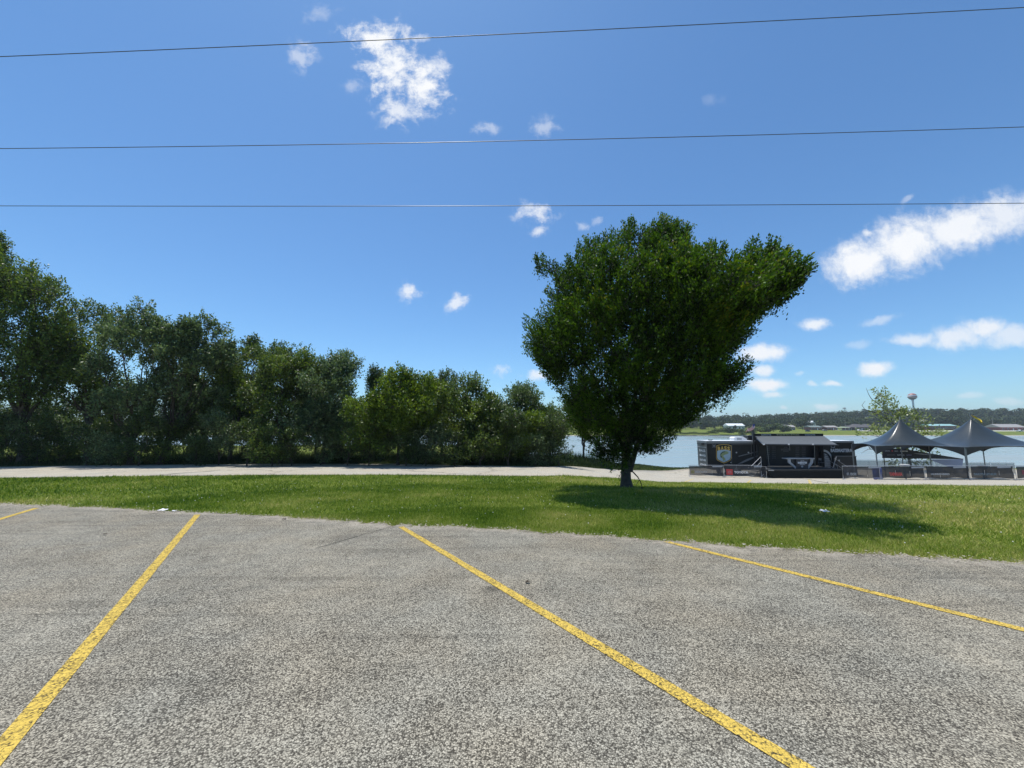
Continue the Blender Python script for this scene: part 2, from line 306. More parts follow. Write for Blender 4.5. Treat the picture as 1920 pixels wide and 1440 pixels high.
# ------------------------------------------------------------------ ground sheet, water, pavements
def ground_material():
    m = bpy.data.materials.new('turf_ground'); m.use_nodes = True; t = m.node_tree; b = t.nodes['Principled BSDF']; b.inputs['Roughness'].default_value = .95; b.inputs['Specular IOR Level'].default_value = .1; L = t.links.new
    tcn = t.nodes.new('ShaderNodeTexCoord')
    def noise(scale, det=5, ro=.6):
        v = t.nodes.new('ShaderNodeTexNoise'); v.inputs['Scale'].default_value = scale; v.inputs['Detail'].default_value = det; v.inputs['Roughness'].default_value = ro; L(tcn.outputs['Object'], v.inputs['Vector']); return v
    r1 = t.nodes.new('ShaderNodeValToRGB'); L(noise(.35, 6, .65).outputs[0], r1.inputs[0]); e = r1.color_ramp.elements
    e[0].position = .3; e[0].color = (.10, .15, .016, 1); e[1].position = .72; e[1].color = (.22, .21, .07, 1); x = e.new(.52); x.color = (.15, .19, .028, 1)
    r2 = t.nodes.new('ShaderNodeValToRGB'); L(noise(26, 5, .7).outputs[0], r2.inputs[0]); r2.color_ramp.elements[0].position = .3; r2.color_ramp.elements[0].color = (.35, .35, .35, 1); r2.color_ramp.elements[1].position = .66; r2.color_ramp.elements[1].color = (1.2, 1.2, 1.2, 1)
    mx = t.nodes.new('ShaderNodeMix'); mx.data_type = 'RGBA'; mx.blend_type = 'MULTIPLY'; mx.inputs[0].default_value = .8; L(r1.outputs[0], mx.inputs[6]); L(r2.outputs[0], mx.inputs[7])
    # bare pale bank near the water line, dark mud under it
    sx = t.nodes.new('ShaderNodeSeparateXYZ'); L(tcn.outputs['Object'], sx.inputs[0])
    mr = t.nodes.new('ShaderNodeMapRange'); L(sx.outputs[2], mr.inputs[0]); mr.inputs[1].default_value = -4.95; mr.inputs[2].default_value = -5.1
    yb = t.nodes.new('ShaderNodeMath'); yb.operation = 'GREATER_THAN'; L(sx.outputs[1], yb.inputs[0]); yb.inputs[1].default_value = 200
    ym = t.nodes.new('ShaderNodeMath'); ym.operation = 'MULTIPLY'; L(mr.outputs[0], ym.inputs[0]); L(yb.outputs[0], ym.inputs[1])
    m2 = t.nodes.new('ShaderNodeMix'); m2.data_type = 'RGBA'; L(ym.outputs[0], m2.inputs[0]); L(mx.outputs[2], m2.inputs[6]); m2.inputs[7].default_value = (.33, .31, .24, 1)
    L(m2.outputs[2], b.inputs['Base Color'])
    bp = t.nodes.new('ShaderNodeBump'); bp.inputs['Strength'].default_value = .7; bp.inputs['Distance'].default_value = .05; L(noise(40, 3).outputs[0], bp.inputs['Height']); L(bp.outputs[0], b.inputs['Normal'])
    return m
def axis(lo, hi, step, far, grow=1.16):
    a = list(np.arange(lo, hi+step/2, step)); s = step; x = hi; right = []
    while x < far[1]: s *= grow; x += min(s, 40); right.append(x)
    s = step; x = lo; left = []
    while x > far[0]: s *= grow; x -= min(s, 40); left.append(x)
    return np.array(left[::-1]+a+right)
xs = axis(-40, 62, .5, (-1900, 2300)); ys = np.concatenate([axis(-12, 60, .5, (-500, 270)), np.arange(275, 700, 6), np.arange(700, 3200, 60)])
XX, YY = np.meshgrid(xs, ys); ZZ = H(XX, YY)
nx, ny = len(xs), len(ys); I = np.arange(nx*ny).reshape(ny, nx)
F = np.stack([I[:-1, :-1], I[:-1, 1:], I[1:, 1:], I[1:, :-1]], -1).reshape(-1, 4)
gm = ground_material()
tag(link('ground', npmesh('ground', np.stack([XX, YY, ZZ], -1).reshape(-1, 3), F, True), gm), kind='structure')

wm_ = bpy.data.materials.new('lake_water'); wm_.use_nodes = True; t = wm_.node_tree; b = t.nodes['Principled BSDF']
b.inputs['Base Color'].default_value = (.27, .31, .29, 1); b.inputs['Roughness'].default_value = .22; b.inputs['IOR'].default_value = 1.333
tcn = t.nodes.new('ShaderNodeTexCoord'); mp = t.nodes.new('ShaderNodeMapping'); mp.inputs['Scale'].default_value = (.5, 1, 1); t.links.new(tcn.outputs['Object'], mp.inputs[0])
n1 = t.nodes.new('ShaderNodeTexNoise'); n1.inputs['Scale'].default_value = 1.6; n1.inputs['Detail'].default_value = 5; t.links.new(mp.outputs[0], n1.inputs['Vector'])
bp = t.nodes.new('ShaderNodeBump'); bp.inputs['Strength'].default_value = .35; bp.inputs['Distance'].default_value = .08; t.links.new(n1.outputs[0], bp.inputs['Height']); t.links.new(bp.outputs[0], b.inputs['Normal'])
n2 = t.nodes.new('ShaderNodeTexNoise'); n2.inputs['Scale'].default_value = .03; n2.inputs['Detail'].default_value = 5; mp2 = t.nodes.new('ShaderNodeMapping'); mp2.inputs['Scale'].default_value = (.35, 2, 1); t.links.new(tcn.outputs['Object'], mp2.inputs[0]); t.links.new(mp2.outputs[0], n2.inputs['Vector'])
rr_ = t.nodes.new('ShaderNodeMapRange'); t.links.new(n2.outputs[0], rr_.inputs[0]); rr_.inputs[1].default_value = .35; rr_.inputs[2].default_value = .65; rr_.inputs[3].default_value = .14; rr_.inputs[4].default_value = .32; t.links.new(rr_.outputs[0], b.inputs['Roughness'])
mb = MB(); mb.add([(-1900, 30, WATER_Z), (2300, 30, WATER_Z), (2300, 330, WATER_Z), (-1900, 330, WATER_Z)], [(0, 1, 2, 3)])
tag(mb.build('lake_water', wm_), kind='structure')

def strip(name, A, B, m, along=260, across=30, lift=.03, wob=0, kind='structure', skirt=True, seed=3):
    """sheet between two matching polylines of ground points, draped on the ground"""
    rg = np.random.default_rng(seed)
    def res(Q):
        Q = np.array(Q)[:, :2]; s = np.linspace(0, 1, len(Q)); u = np.linspace(0, 1, along)
        # Catmull style smoothing through numpy interpolation of a finely smoothed line
        x = np.interp(u, s, Q[:, 0]); y = np.interp(u, s, Q[:, 1])
        k = np.ones(9)/9; xp = np.convolve(np.pad(x, 4, 'edge'), k, 'valid'); yp = np.convolve(np.pad(y, 4, 'edge'), k, 'valid')
        return np.stack([xp, yp], 1)
    a, b_ = res(A), res(B)
    if wob:
        w1 = np.cumsum(rg.normal(0, 1, along)); w1 = w1-np.convolve(np.pad(w1, 12, 'edge'), np.ones(25)/25, 'valid'); a[:, 1] += w1*wob
    v = (np.linspace(0, 1, across)**2.4)[None, :, None]
    Q = a[:, None]*(1-v)+b_[:, None]*v
    z = H(Q[..., 0], Q[..., 1])+lift
    V = np.concatenate([Q, z[..., None]], -1)
    top = V.reshape(-1, 3); I = np.arange(along*across).reshape(along, across)
    F = np.stack([I[:-1, :-1], I[1:, :-1], I[1:, 1:], I[:-1, 1:]], -1).reshape(-1, 4)
    if skirt:
        Vs = []; Fs = []; o = len(top)
        for c in (0, across-1):
            e = V[:, c].copy(); e[:, 2] -= .15; Vs.append(e); J = np.arange(along)+o; o += along
            K = I[:, c]; Fs.append(np.stack([K[:-1], J[:-1], J[1:], K[1:]], -1))
        top = np.concatenate([top]+Vs); F = np.concatenate([F]+Fs)
    me = npmesh(name, top, F, True)
    ed = np.zeros(len(top), np.float32); dd_ = np.linalg.norm(Q-a[:, None], axis=-1); ed[:along*across] = np.exp(-dd_/.45).ravel(); at = me.attributes.new('edge', 'FLOAT', 'POINT'); at.data.foreach_set('value', ed)
    return link(name, me, m), a

lot_m = asphalt('lot_asphalt', (.085, .075, .057), (.74, .68, .54), 112, 1.05, stains=[(*G(925, 1112)[:2], .16, .5), (*G(660, 1010)[:2], .5, .84), (*G(1440, 1148)[:2], .16, .75), (*G(300, 1180)[:2], .25, .86)])
road_m = asphalt('road_asphalt', (.48, .435, .35), (.80, .73, .60), 60, .55, cracks=True)
edge_px = [(-700, 928), (-250, 938), (0, 947), (150, 952), (300, 960), (370, 964), (500, 969), (640, 979), (745, 987), (900, 992), (1060, 1004), (1240, 1016), (1400, 1028), (1600, 1041), (1760, 1049), (1920, 1059), (2150, 1078), (2600, 1110)]
EDGE = [G(*p) for p in edge_px]
x0, x1 = EDGE[0][0], EDGE[-1][0]
back = [(x, -9.0, 0) for x in np.linspace(x0-2, x1+2, len(EDGE))]
lot, lot_edge = strip('parking_lot', EDGE, back, lot_m, 700, 34, .03, .03)
tag(lot, kind='structure')
near_px = [(-500, 908), (0, 897), (250, 893.5), (500, 891.2), (750, 890.5), (1020, 893.3), (1120, 895.5), (1170, 898), (1210, 902), (1300, 905), (1500, 908.5), (1700, 910.5), (1900, 912.5), (2300, 916)]
far_px = [(-500, 884), (0, 876.5), (250, 872.7), (500, 870.7), (750, 870.7), (1020, 876.8), (1120, 879.5), (1170, 881), (1210, 882), (1300, 878), (1500, 877.5), (1700, 877.5), (1900, 877.5), (2300, 877.5)]
NEAR = [G(*p) for p in near_px]; FAR = [G(*p) for p in far_px]
road, road_edge = strip('road', NEAR, FAR, road_m, 420, 24, .03, .006, seed=8)
tag(road, kind='structure')
paint_m = asphalt('yellow_road_paint', (.06, .05, .03), (.45, .34, .12), 80, paint=(.74, .52, .10))
paint2_m = asphalt('faded_yellow_paint', (.2, .18, .12), (.42, .38, .25), 85, paint=(.75, .58, .2))
def paint_line(p, q, wdt, m, label):
    p, q = np.array(p[:2]), np.array(q[:2]); d = (q-p)/np.linalg.norm(q-p); n = np.array([-d[1], d[0]])*wdt/2; K = 60; rg = np.random.default_rng(int(abs(p[0]*100)))
    V = []
    for i in range(K+1):
        c = p+(q-p)*i/K
        for s in (-1, 1):
            e = c+n*s*(1+rg.normal(0, .03)); V.append((e[0], e[1], float(H(e[0], e[1]))+.0345))
    F = [(2*i, 2*i+1, 2*i+3, 2*i+2) for i in range(K)]
    me = bpy.data.meshes.new('painted_line'); me.from_pydata(V, [], F); me.update()
    o = link('painted_line', me, m, lot if 'lot' in label else road); return o
vp = P(485, 827, 1)-EYE; dirn = np.array([vp[0], 1.0]); dirn /= np.linalg.norm(dirn)
for (px, py, ln) in [(68, 955.5, 9), (370, 968, 14), (752, 991.5, 12), (1248, 1019.5, 10), (-420, 938, 9), (2050, 1075, 7)]:
    g = G(px, py)[:2]; paint_line(g, g-dirn*ln, .098, paint_m, 'lot')
for a, b_ in [((1283, 905.2), (1301, 898.4)), ((1401, 907), (1408, 901)), ((1516.5, 900), (1520, 908.5))]:
    paint_line(G(*a), G(*b_), .12, paint2_m, 'road')

# ------------------------------------------------------------------ vegetation kit
def nrm(v): return v/(np.linalg.norm(v, axis=-1, keepdims=True)+1e-9)
def leaf_quads(c, d, L, W, rng, jit=.55, upn=1.5):
    n = len(c); d = nrm(d+rng.normal(0, jit, (n, 3))); up = rng.normal(0, 1, (n, 3))*.8+np.array([0, 0, upn]); s = nrm(np.cross(d, up))
    l = L*rng.uniform(.65, 1.25, (n, 1)); w_ = W*rng.uniform(.7, 1.2, (n, 1)); bend = nrm(np.cross(s, d))*l*rng.uniform(-.25, .1, (n, 1))
    return np.stack([c, c+d*l*.45+s*w_/2, c+d*l+bend, c+d*l*.45-s*w_/2], 1).reshape(-1, 3)
def tubes(Pt, Rd, S=4):
    M, K, _ = Pt.shape; d = np.gradient(Pt, axis=1); d = nrm(d); u = nrm(np.cross(d, np.array([.31, .95, .05]))); v = np.cross(d, u)
    a = np.arange(S)*2*np.pi/S
    ring = Pt[:, :, None]+(u[:, :, None]*np.cos(a)[:, None]+v[:, :, None]*np.sin(a)[:, None])*Rd[:, :, None, None]
    I = np.arange(M*K*S).reshape(M, K, S); J = np.roll(I, -1, 2)
    return ring.reshape(-1, 3), np.stack([I[:, :-1], J[:, :-1], J[:, 1:], I[:, 1:]], -1).reshape(-1, 4)
def bez(a, b, c, K):
    t = np.linspace(0, 1, K)[None, :, None]; return (1-t)**2*a[:, None]+2*t*(1-t)*b[:, None]+t*t*c[:, None]
def kmeans(X, k, rng, it=5):
    C = X[rng.choice(len(X), k, replace=False)]
    for _ in range(it):
        lab = np.argmin(((X[:, None]-C[None])**2).sum(-1), 1)
        for j in range(k):
            m = lab == j
            if m.any(): C[j] = X[m].mean(0)
    return C
class Geo:
    def __init__(s): s.V = []; s.F = []; s.o = 0
    def add(s, V, F): s.V.append(V); s.F.append(F+s.o); s.o += len(V)
    def mesh(s, name, smooth=True): return npmesh(name, np.concatenate(s.V), np.concatenate(s.F), smooth)
def grow(base, fork, Pts, r0, nl, ns, rng, twl=.55, per=40, L=.07, W=.04, origin=None, upb=.4, spread=.1, jit=.55, tw_r=.006, lean=.35, bark=True):
    """trunk, limbs, branches and twigs reaching the twig tips Pts; returns (wood Geo, leaf verts)"""
    base = np.array(base, float); fork = np.array(fork, float); wood = Geo(); org = fork if origin is None else np.array(origin)
    tr = bez(base[None], ((base*.5+fork*.5)+rng.normal(0, r0*.25, 3))[None], fork[None], 8)
    rad = np.linspace(1, .72, 8); rad[0] = 1.45; rad[1] = 1.12
    V, F = tubes(tr, (rad*r0)[None], 12); V = V+rng.normal(0, r0*.03, V.shape); wood.add(V, F)
    C = kmeans(Pts, nl, rng); E = org+(C-org)*.8
    st = np.repeat(fork[None], nl, 0)+(base-fork)*rng.uniform(0, .25, (nl, 1)); dist = np.linalg.norm(E-st, axis=1, keepdims=True)
    mid = st+(E-st)*.4+np.array([0, 0, 1])*dist*lean*.5+rng.normal(0, .05, (nl, 3))*dist
    Lb = bez(st, mid, E, 9); Lb[:, 1:-1] += rng.normal(0, .018, (nl, 7, 3))*dist[:, None]
    lr = np.linspace(.52, .07, 9)[None]*r0*rng.uniform(.6, 1.15, (nl, 1)); V, F = tubes(Lb, lr, 6); wood.add(V, F)
    LS = Lb[:, 2:].reshape(-1, 3); C2 = kmeans(Pts, min(ns, len(Pts)//3), rng, 3)
    dd = np.linalg.norm(C2[:, None]-LS[None], axis=-1)+.6*np.maximum(0, LS[None, :, 2]-C2[:, None, 2]+.2); A = LS[np.argmin(dd, 1)]
    dist = np.linalg.norm(C2-A, axis=1, keepdims=True); mid = A+(C2-A)*.45+np.array([0, 0, 1])*dist*.12+rng.normal(0, .07, A.shape)*dist
    Sb = bez(A, mid, C2, 6); V, F = tubes(Sb, np.linspace(.16, .035, 6)[None]*r0*np.ones((len(C2), 1)), 4); wood.add(V, F)
    SS = np.concatenate([Sb[:, 1:].reshape(-1, 3), LS]); at = SS[np.argmin(((Pts[:, None]-SS[None])**2).sum(-1), 1)] if len(Pts)*len(SS) < 6e6 else \
        np.concatenate([SS[np.argmin(((q[:, None]-SS[None])**2).sum(-1), 1)] for q in np.array_split(Pts, 12)])
    d = nrm(nrm(Pts-at)*.5+nrm(Pts-org)*.8+np.array([0, 0, upb])+rng.normal(0, .22, Pts.shape))
    tip = Pts+d*twl*.5; rootp = Pts-d*twl*.5
    Tw = bez(at, rootp, tip, 5); V, F = tubes(Tw, np.linspace(2.0, .5, 5)[None]*tw_r*np.ones((len(Pts), 1)), 3); wood.add(V, F)
    n = len(Pts)*per; s = rng.uniform(0, 1.05, (len(Pts), per, 1)); pos = rootp[:, None]*(1-s)+tip[:, None]*s+rng.normal(0, spread, (len(Pts), per, 3))*(1.15-.7*s)
    LD = np.repeat(d[:, None], per, 1); grow.s = s.ravel()
    return wood, leaf_quads(pos.reshape(-1, 3), LD.reshape(-1, 3), L, W, rng, jit)
def quads(n): return np.arange(n).reshape(-1, 4)
bark_m = mat('bark', (.075, .06, .045), .9, .45, 9, .9, 30)
bark2_m = mat('grey_bark', (.07, .06, .048), .9, .4, 9, .9, 30)
zelk_m = leafmat('zelkova_leaf', (.004, .015, .003), (.12, .225, .018), .23, .55, .2, (1.25, 1.35, .4), warm=(.21, .22, .02))
def put_tree(name, label, cat, base, wood, LV, lm, bm=bark_m, group=None):
    t_ = thing(name, label, cat, base, group)
    link('trunk', wood.mesh('trunk'), bm, t_); link('crown', npmesh('crown', LV, quads(len(LV))), lm, t_); return t_

# ---- the big vase-shaped tree on the lawn
rng = np.random.default_rng(11)
OUT = np.array([(1003,484),(1022,480),(1050,500),(1068,482),(1090,470),(1092,447),(1118,452),(1140,436),(1165,440),(1178,414),(1200,418),(1215,432),(1240,412),(1268,416),(1288,428),(1296,462),(1318,466),(1335,452),(1350,470),(1378,478),(1400,466),(1440,468),(1468,470),(1486,500),(1512,508),(1524,512),(1496,545),(1470,572),(1440,585),(1415,615),(1410,640),(1380,672),(1398,690),(1424,678),(1412,705),(1398,735),(1370,765),(1340,782),(1290,802),(1262,832),(1232,850),(1205,858),(1188,850),(1172,884),(1148,888),(1140,868),(1110,862),(1106,838),(1078,815),(1058,782),(1052,745),(1022,720),(1020,700),(990,672),(978,640),(984,598),(1012,600),(1020,560),(1040,535),(1008,508)], float)
def inpoly(px, py, poly):
    x, y = poly[:, 0], poly[:, 1]; x2, y2 = np.roll(x, -1), np.roll(y, -1); c = np.zeros(len(px), int)
    for a, b_, c2, d2 in zip(x, y, x2, y2):
        if b_ == d2: continue
        m = ((b_ > py) != (d2 > py)) & (px < (c2-a)*(py-b_)/(d2-b_)+a); c += m
    return c % 2 == 1
def rows(poly, py):
    xs_ = np.arange(960, 1540, 2.0); lo = np.full(len(py), 1e9); hi = np.full(len(py), -1e9)
    for x in xs_:
        m = inpoly(np.full(len(py), x), py, poly); lo[m] = np.minimum(lo[m], x); hi[m] = np.maximum(hi[m], x)
    return lo, hi
def noise3(p, s, seed):
    r = np.random.default_rng(seed); out_ = 0
    for k in range(5):
        v = r.normal(0, 1, 3); v /= np.linalg.norm(v); out_ = out_+np.sin(p@v*s*(1+.35*k)+r.uniform(0, 6.28))
    return out_/5
Y0 = 12.3
cand = rng.uniform((975, 408), (1528, 892), (60000, 2)); cand = cand[inpoly(cand[:, 0], cand[:, 1], OUT)]
for ox, oy in ((7, 0), (-7, 0), (0, 8), (0, -6)): cand = cand[inpoly(cand[:, 0]+ox, cand[:, 1]+oy, OUT) | ((cand[:, 1] < 520) & (abs(ox) > 0)) | ((cand[:, 0] > 1440) & (cand[:, 1] < 560)) | ((cand[:, 0] > 1385) & (cand[:, 1] > 660) & (cand[:, 1] < 740) & (rng.random(len(cand)) < .4))]
for ox, oy in ((16, 0), (0, 16)): cand = cand[inpoly(cand[:, 0]+ox, cand[:, 1]+oy, OUT) | (cand[:, 0] < 1250) | (cand[:, 1] < 640) | (rng.random(len(cand)) < .3)]
cand[:, 0] = np.where(cand[:, 0] > 1250, 1250+(cand[:, 0]-1250)*.965, cand[:, 0]); cand[:, 1] = np.where(cand[:, 1] < 640, 640-(640-cand[:, 1])*.982, cand[:, 1])
tab_y = np.arange(408, 894, 3.0); tlo, thi = rows(OUT, tab_y)
lo = np.interp(cand[:, 1], tab_y, tlo); hi = np.interp(cand[:, 1], tab_y, thi)
u_ = (cand[:, 0]-(lo+hi)/2)/np.maximum((hi-lo)/2, 6); wid = (hi-lo)/2*Y0/FPX
half = np.minimum(wid*.95, 3.3)*np.sqrt(np.clip(1-u_**2, 0, 1)); topf = np.clip((cand[:, 1]-405)/120, .25, 1)**.5
rr_ = rng.uniform(0, 1, len(cand)); dep = np.sign(rng.uniform(-1, 1, len(cand)))*(rr_**.5)*half*topf
Pm = np.array([P(a, b_, Y0+c-3.4*float(sm(1190, 1530, a))*float(sm(900, 640, b_) if False else np.clip((860-b_)/200, 0, 1))) for (a, b_), c in zip(cand, dep)])
rim_ = np.abs(u_) + .9*rr_**2
nz = noise3(Pm, 2.4, 5)+.7*noise3(Pm, 5.5, 6)-.30*np.clip(rim_-.6, 0, 1)
keep = nz > -.24; Pm = Pm[keep]; Pm = Pm[rng.permutation(len(Pm))[:4500]]
tb = G(1175, 915.5); fork = tb+np.array([.05, 0, 1.35])
wood, LV = grow(tb-np.array([0, 0, .1]), fork, Pm, .185, 16, 260, rng, .66, 56, .078, .043, upb=.6, spread=.075, jit=.45); tip_s = grow.s
# second stem that parts low on the trunk
V, F = tubes(bez((tb+[.12, 0, .55])[None], (tb+[.35, .05, 1.3])[None], P(1215, 780, Y0+.1)[None], 8), np.linspace(.1, .05, 8)[None], 8); wood.add(V, F)
st_ = put_tree('shade_tree', 'large dark vase-shaped tree alone on the lawn, its shadow on the grass', 'tree', tb, wood, LV, zelk_m, bark2_m)
cme = [c for c in st_.children if c.name.startswith('crown')][0].data; at_ = cme.attributes.new('tip', 'FLOAT', 'POINT'); at_.data.foreach_set('value', np.repeat(np.clip((tip_s-.62)/.4, 0, 1), 4).astype(np.float32))
br = MB(); b0 = G(1205, 919); b1 = P(1187, 885, Y0-.1); mid = (b0+b1)/2+np.array([.05, 0, .12])
br.tube([b1, b1*.66+b0*.34+[.05, 0, .03], b1*.33+b0*.67+[.05, 0, .04], b0], .02, 6, .011); br.tube([b1*.5+b0*.5+[.04, 0, .03], b0*.8+b1*.2+[-.16, .05, 0]], .008, 5, .004); br.tube([b1*.2+b0*.8+[.03, 0, 0], b0+[-.08, -.05, -.02]], .008, 5, .004)
tag(br.build('fallen_branch', bark_m), 'thin dark bare branch propped against the trunk of the lawn tree', 'branch')

# ---- belt of trees beyond the road
KM = {'dark': leafmat('dark_leaf', (.017, .038, .012), (.12, .19, .045), .3, .45, .45),
      'mid': leafmat('mid_leaf', (.022, .050, .011), (.18, .27, .05), .33, .45, .45),
      'blue': leafmat('grey_green_leaf', (.035, .065, .028), (.22, .30, .13), .32, .5, .4, (1.1, 1.15, .7)),
      'bright': leafmat('bright_leaf', (.028, .065, .008), (.19, .29, .03), .36, .45, .4)}
def crown_pts(n, c, rx, ry, rz, rng, lobes=12, lob=.42, egg=0.0):
    th = rng.uniform(0, 2*np.pi, lobes); z = rng.uniform(-.98, .95, lobes); rad = np.where(z > 0, np.sqrt(np.clip(1-z*z, 0, 1)), np.clip(1-.35*z*z, 0, 1))*rng.uniform(.3, .75, lobes)
    lc = np.stack([rad*np.cos(th), rad*np.sin(th), z*.68], 1); lr = lob*rng.uniform(.7, 1.2, lobes)
    k = rng.integers(0, lobes, n); d = nrm(rng.normal(0, 1, (n, 3))); d[:, 2] = np.where(d[:, 2] < -.3, -d[:, 2], d[:, 2])
    q = lc[k]+d*lr[k][:, None]*rng.uniform(.45, 1.0, (n, 1))**.6
    nq = np.where(q[:, 2:] > 0, np.linalg.norm(q, axis=1, keepdims=True), np.maximum(np.linalg.norm(q[:, :2], axis=1, keepdims=True), np.abs(q[:, 2:]))); q = q/np.maximum(1, nq/1.02)
    return np.array(c)+q*np.array([rx, ry, rz])
def belt_tree(px, top, hw, Y, kind, n, label, low=.06, feathery=False, lobes=18, name='broadleaf_tree', seed=0, trunk_px=None, ratio=.9, twl=.8, per=30, L=.17, group='trees of the belt beyond the road', lob=.35, nl=9):
    rg = np.random.default_rng(seed+int(px+1000)); tp = P(px, top, Y); X = tp[0]
    bx_ = X if trunk_px is None else P(trunk_px, 840, Y)[0]; bz = float(H(bx_, Y)); hgt = tp[2]-bz; zlo = bz+hgt*low; rz = (tp[2]-zlo)/2; rx = hw*1.2*Y/FPX; n = int(n*1.25)
    pts = crown_pts(n, (X, Y, zlo+rz), rx*.93, rx*ratio*.93, rz*.95, rg, lobes, lob)
    base = np.array([bx_, Y, bz-.15]); frk = np.array([bx_*.7+X*.3, Y, bz+hgt*(.24 if not feathery else .14)])
    wd, lv = grow(base, frk, pts, max(.09, hgt*.016), nl, max(20, n//11), rg, twl, per, L, L*.55, upb=.35 if not feathery else .5, spread=.17 if not feathery else .1, jit=.75, tw_r=.008, lean=.3)
    return put_tree(name, label, 'tree', base, wd, lv, KM[kind], bark_m, group)
belt = [
 (-18, 388, 72, 24, 'mid', 760, 'tallest tree of the belt, at the far left edge and cut by the frame', dict(low=.06, trunk_px=-30)),
 (60, 478, 122, 24.5, 'mid', 860, 'large leafy tree with several dark stems near the left edge of the belt', dict(low=.10, trunk_px=45, nl=13, lob=.36)),
 (188, 543, 98, 26, 'mid', 620, 'rounded tree with a leaning trunk, second full crown from the left edge', dict(low=.10, trunk_px=165, nl=11, lob=.36)),
 (272, 564, 84, 24.5, 'blue', 560, 'airy grey-green tree with sloping stems in the left part of the belt', dict(low=.1, feathery=True, trunk_px=248, nl=13, lob=.34)),
 (378, 586, 86, 25, 'blue', 600, 'feathery grey-green tree whose fine twigs show against the sky', dict(low=.1, feathery=True, trunk_px=300, nl=13, lob=.34)),
 (450, 626, 76, 27, 'mid', 480, 'smaller mid-green tree just right of the feathery grey-green one', dict(low=.12)),
 (398, 640, 70, 28.5, 'mid', 420, 'mid-green tree half hidden between the feathery tree and the small one', dict(low=.05)),
 (502, 606, 40, 31, 'dark', 260, 'dark tree rising behind with a round tuft above its neighbours', dict(low=.25, lobes=7)),
 (540, 640, 82, 26, 'mid', 620, 'broad mid-green tree below the dark round tuft', dict(low=.1)),
 (618, 655, 76, 25.5, 'blue', 560, 'grey-green tree with a pointed top in the middle of the belt', dict(low=.1)),
 (694, 678, 40, 31, 'dark', 260, 'dark tree top behind, left of the bright green bushy tree', dict(low=.2, lobes=7)),
 (752, 688, 98, 24.5, 'bright', 900, 'broad bright green bushy tree in the middle of the belt', dict(low=.05, lobes=16)),
 (832, 682, 48, 31, 'dark', 320, 'dark flat-topped tree behind, right of the bright green one', dict(low=.3, lobes=8)),
 (878, 705, 68, 26, 'mid', 520, 'mid-green tree in front of the dark flat-topped one', dict(low=.08)),
 (972, 711, 46, 30, 'blue', 380, 'grey-green tree with a tall round head near the right end of the belt', dict(low=.15)),
 (925, 752, 52, 25, 'dark', 420, 'low dark tree between the mid-green one and the tall round head', dict(low=.04)),
 (985, 768, 58, 25, 'bright', 480, 'low bright green tree in front of the tall round head', dict(low=.04)),
 (1030, 752, 40, 28, 'mid', 380, 'low green tree ending the belt beside the lake', dict(low=.04)),
]
for px, top, hw, Y, kind, n, label, kw in belt: belt_tree(px, top, hw, Y, kind, n, label, **kw)
# lake-side small tree seen under the big one
belt_tree(1092, 742, 46, 31, 'dark', 300, 'small dark tree with a bare trunk standing on the lake bank', low=.42, lobes=8, name='bank_tree', ratio=.9, group=None)
# back row and understorey
for i, (px, top, hw, Y) in enumerate([(-160, 500, 120, 34), (110, 640, 90, 36), (400, 640, 90, 36), (600, 700, 80, 36), (780, 725, 70, 35), (900, 745, 60, 34)]):
    belt_tree(px, top, hw, Y, 'dark', 260, ('dark tree beyond the far left edge of the belt', 'dark tree behind the second large leafy tree of the belt', 'dark tree behind the feathery grey-green tree', 'dark tree behind the grey-green tree with a pointed top', 'dark tree behind the broad bright green tree', 'dark tree behind the low dark tree of the belt')[i], low=.03, lobes=9, L=.2, per=22, twl=.9, seed=50, group='back row of the belt')
rg = np.random.default_rng(77)
short = list(zip([b_[0] for b_ in belt], ['tallest tree cut by the left frame edge', 'many-stemmed tree near the left edge', 'second rounded tree with leaning trunk', 'airy grey-green tree', 'feathery grey-green tree', 'smaller tree beside the feathery one', 'half hidden mid-green tree', 'dark round tuft', 'broad tree below the dark round tuft', 'grey-green tree with pointed top', 'dark top left of the bright tree', 'broad bright green tree', 'dark flat-topped tree', 'tree before the dark flat-topped one', 'tall round head at the right end', 'low dark tree near the right end', 'low bright green tree', 'last low tree beside the lake']))
for i, px in enumerate(list(np.linspace(-130, 1045, 25))+list(np.linspace(-150, 1000, 24))):
    back_row = i >= 25
    px = px+rg.uniform(-12, 12); Y = rg.uniform(27, 31) if back_row else (rg.uniform(23.2, 24.6) if px < 880 else 23.4); g = P(px, 850, Y); X = g[0]; z = float(H(X, Y)); hh = rg.uniform(4.0, 5.8) if back_row else rg.uniform(1.8, 3.4); rx = rg.uniform(1.9, 2.5) if back_row else rg.uniform(1.3, 1.9)
    pts = crown_pts(230 if back_row else 200, (X, Y, z+hh*.5), rx, 1.0, hh*.52, rg, 9, .45)
    wd, lv = grow((X, Y, z-.05), (X, Y, z+.35), pts, .05, 6, 18, rg, .6, 22, .16 if back_row else .115, .09 if back_row else .068, upb=.4, spread=.14, jit=.8)
    near_ = min(short, key=lambda q: abs(q[0]-px))[1]
    put_tree('shrub', ('tall dark shrub in the gap behind the ' if back_row else 'leafy shrub at the foot of the ')+near_, 'shrub', np.array([X, Y, z]), wd, lv, KM[['dark', 'mid', 'dark', 'blue'][i % 4]], bark_m, 'undergrowth shrubs of the belt')

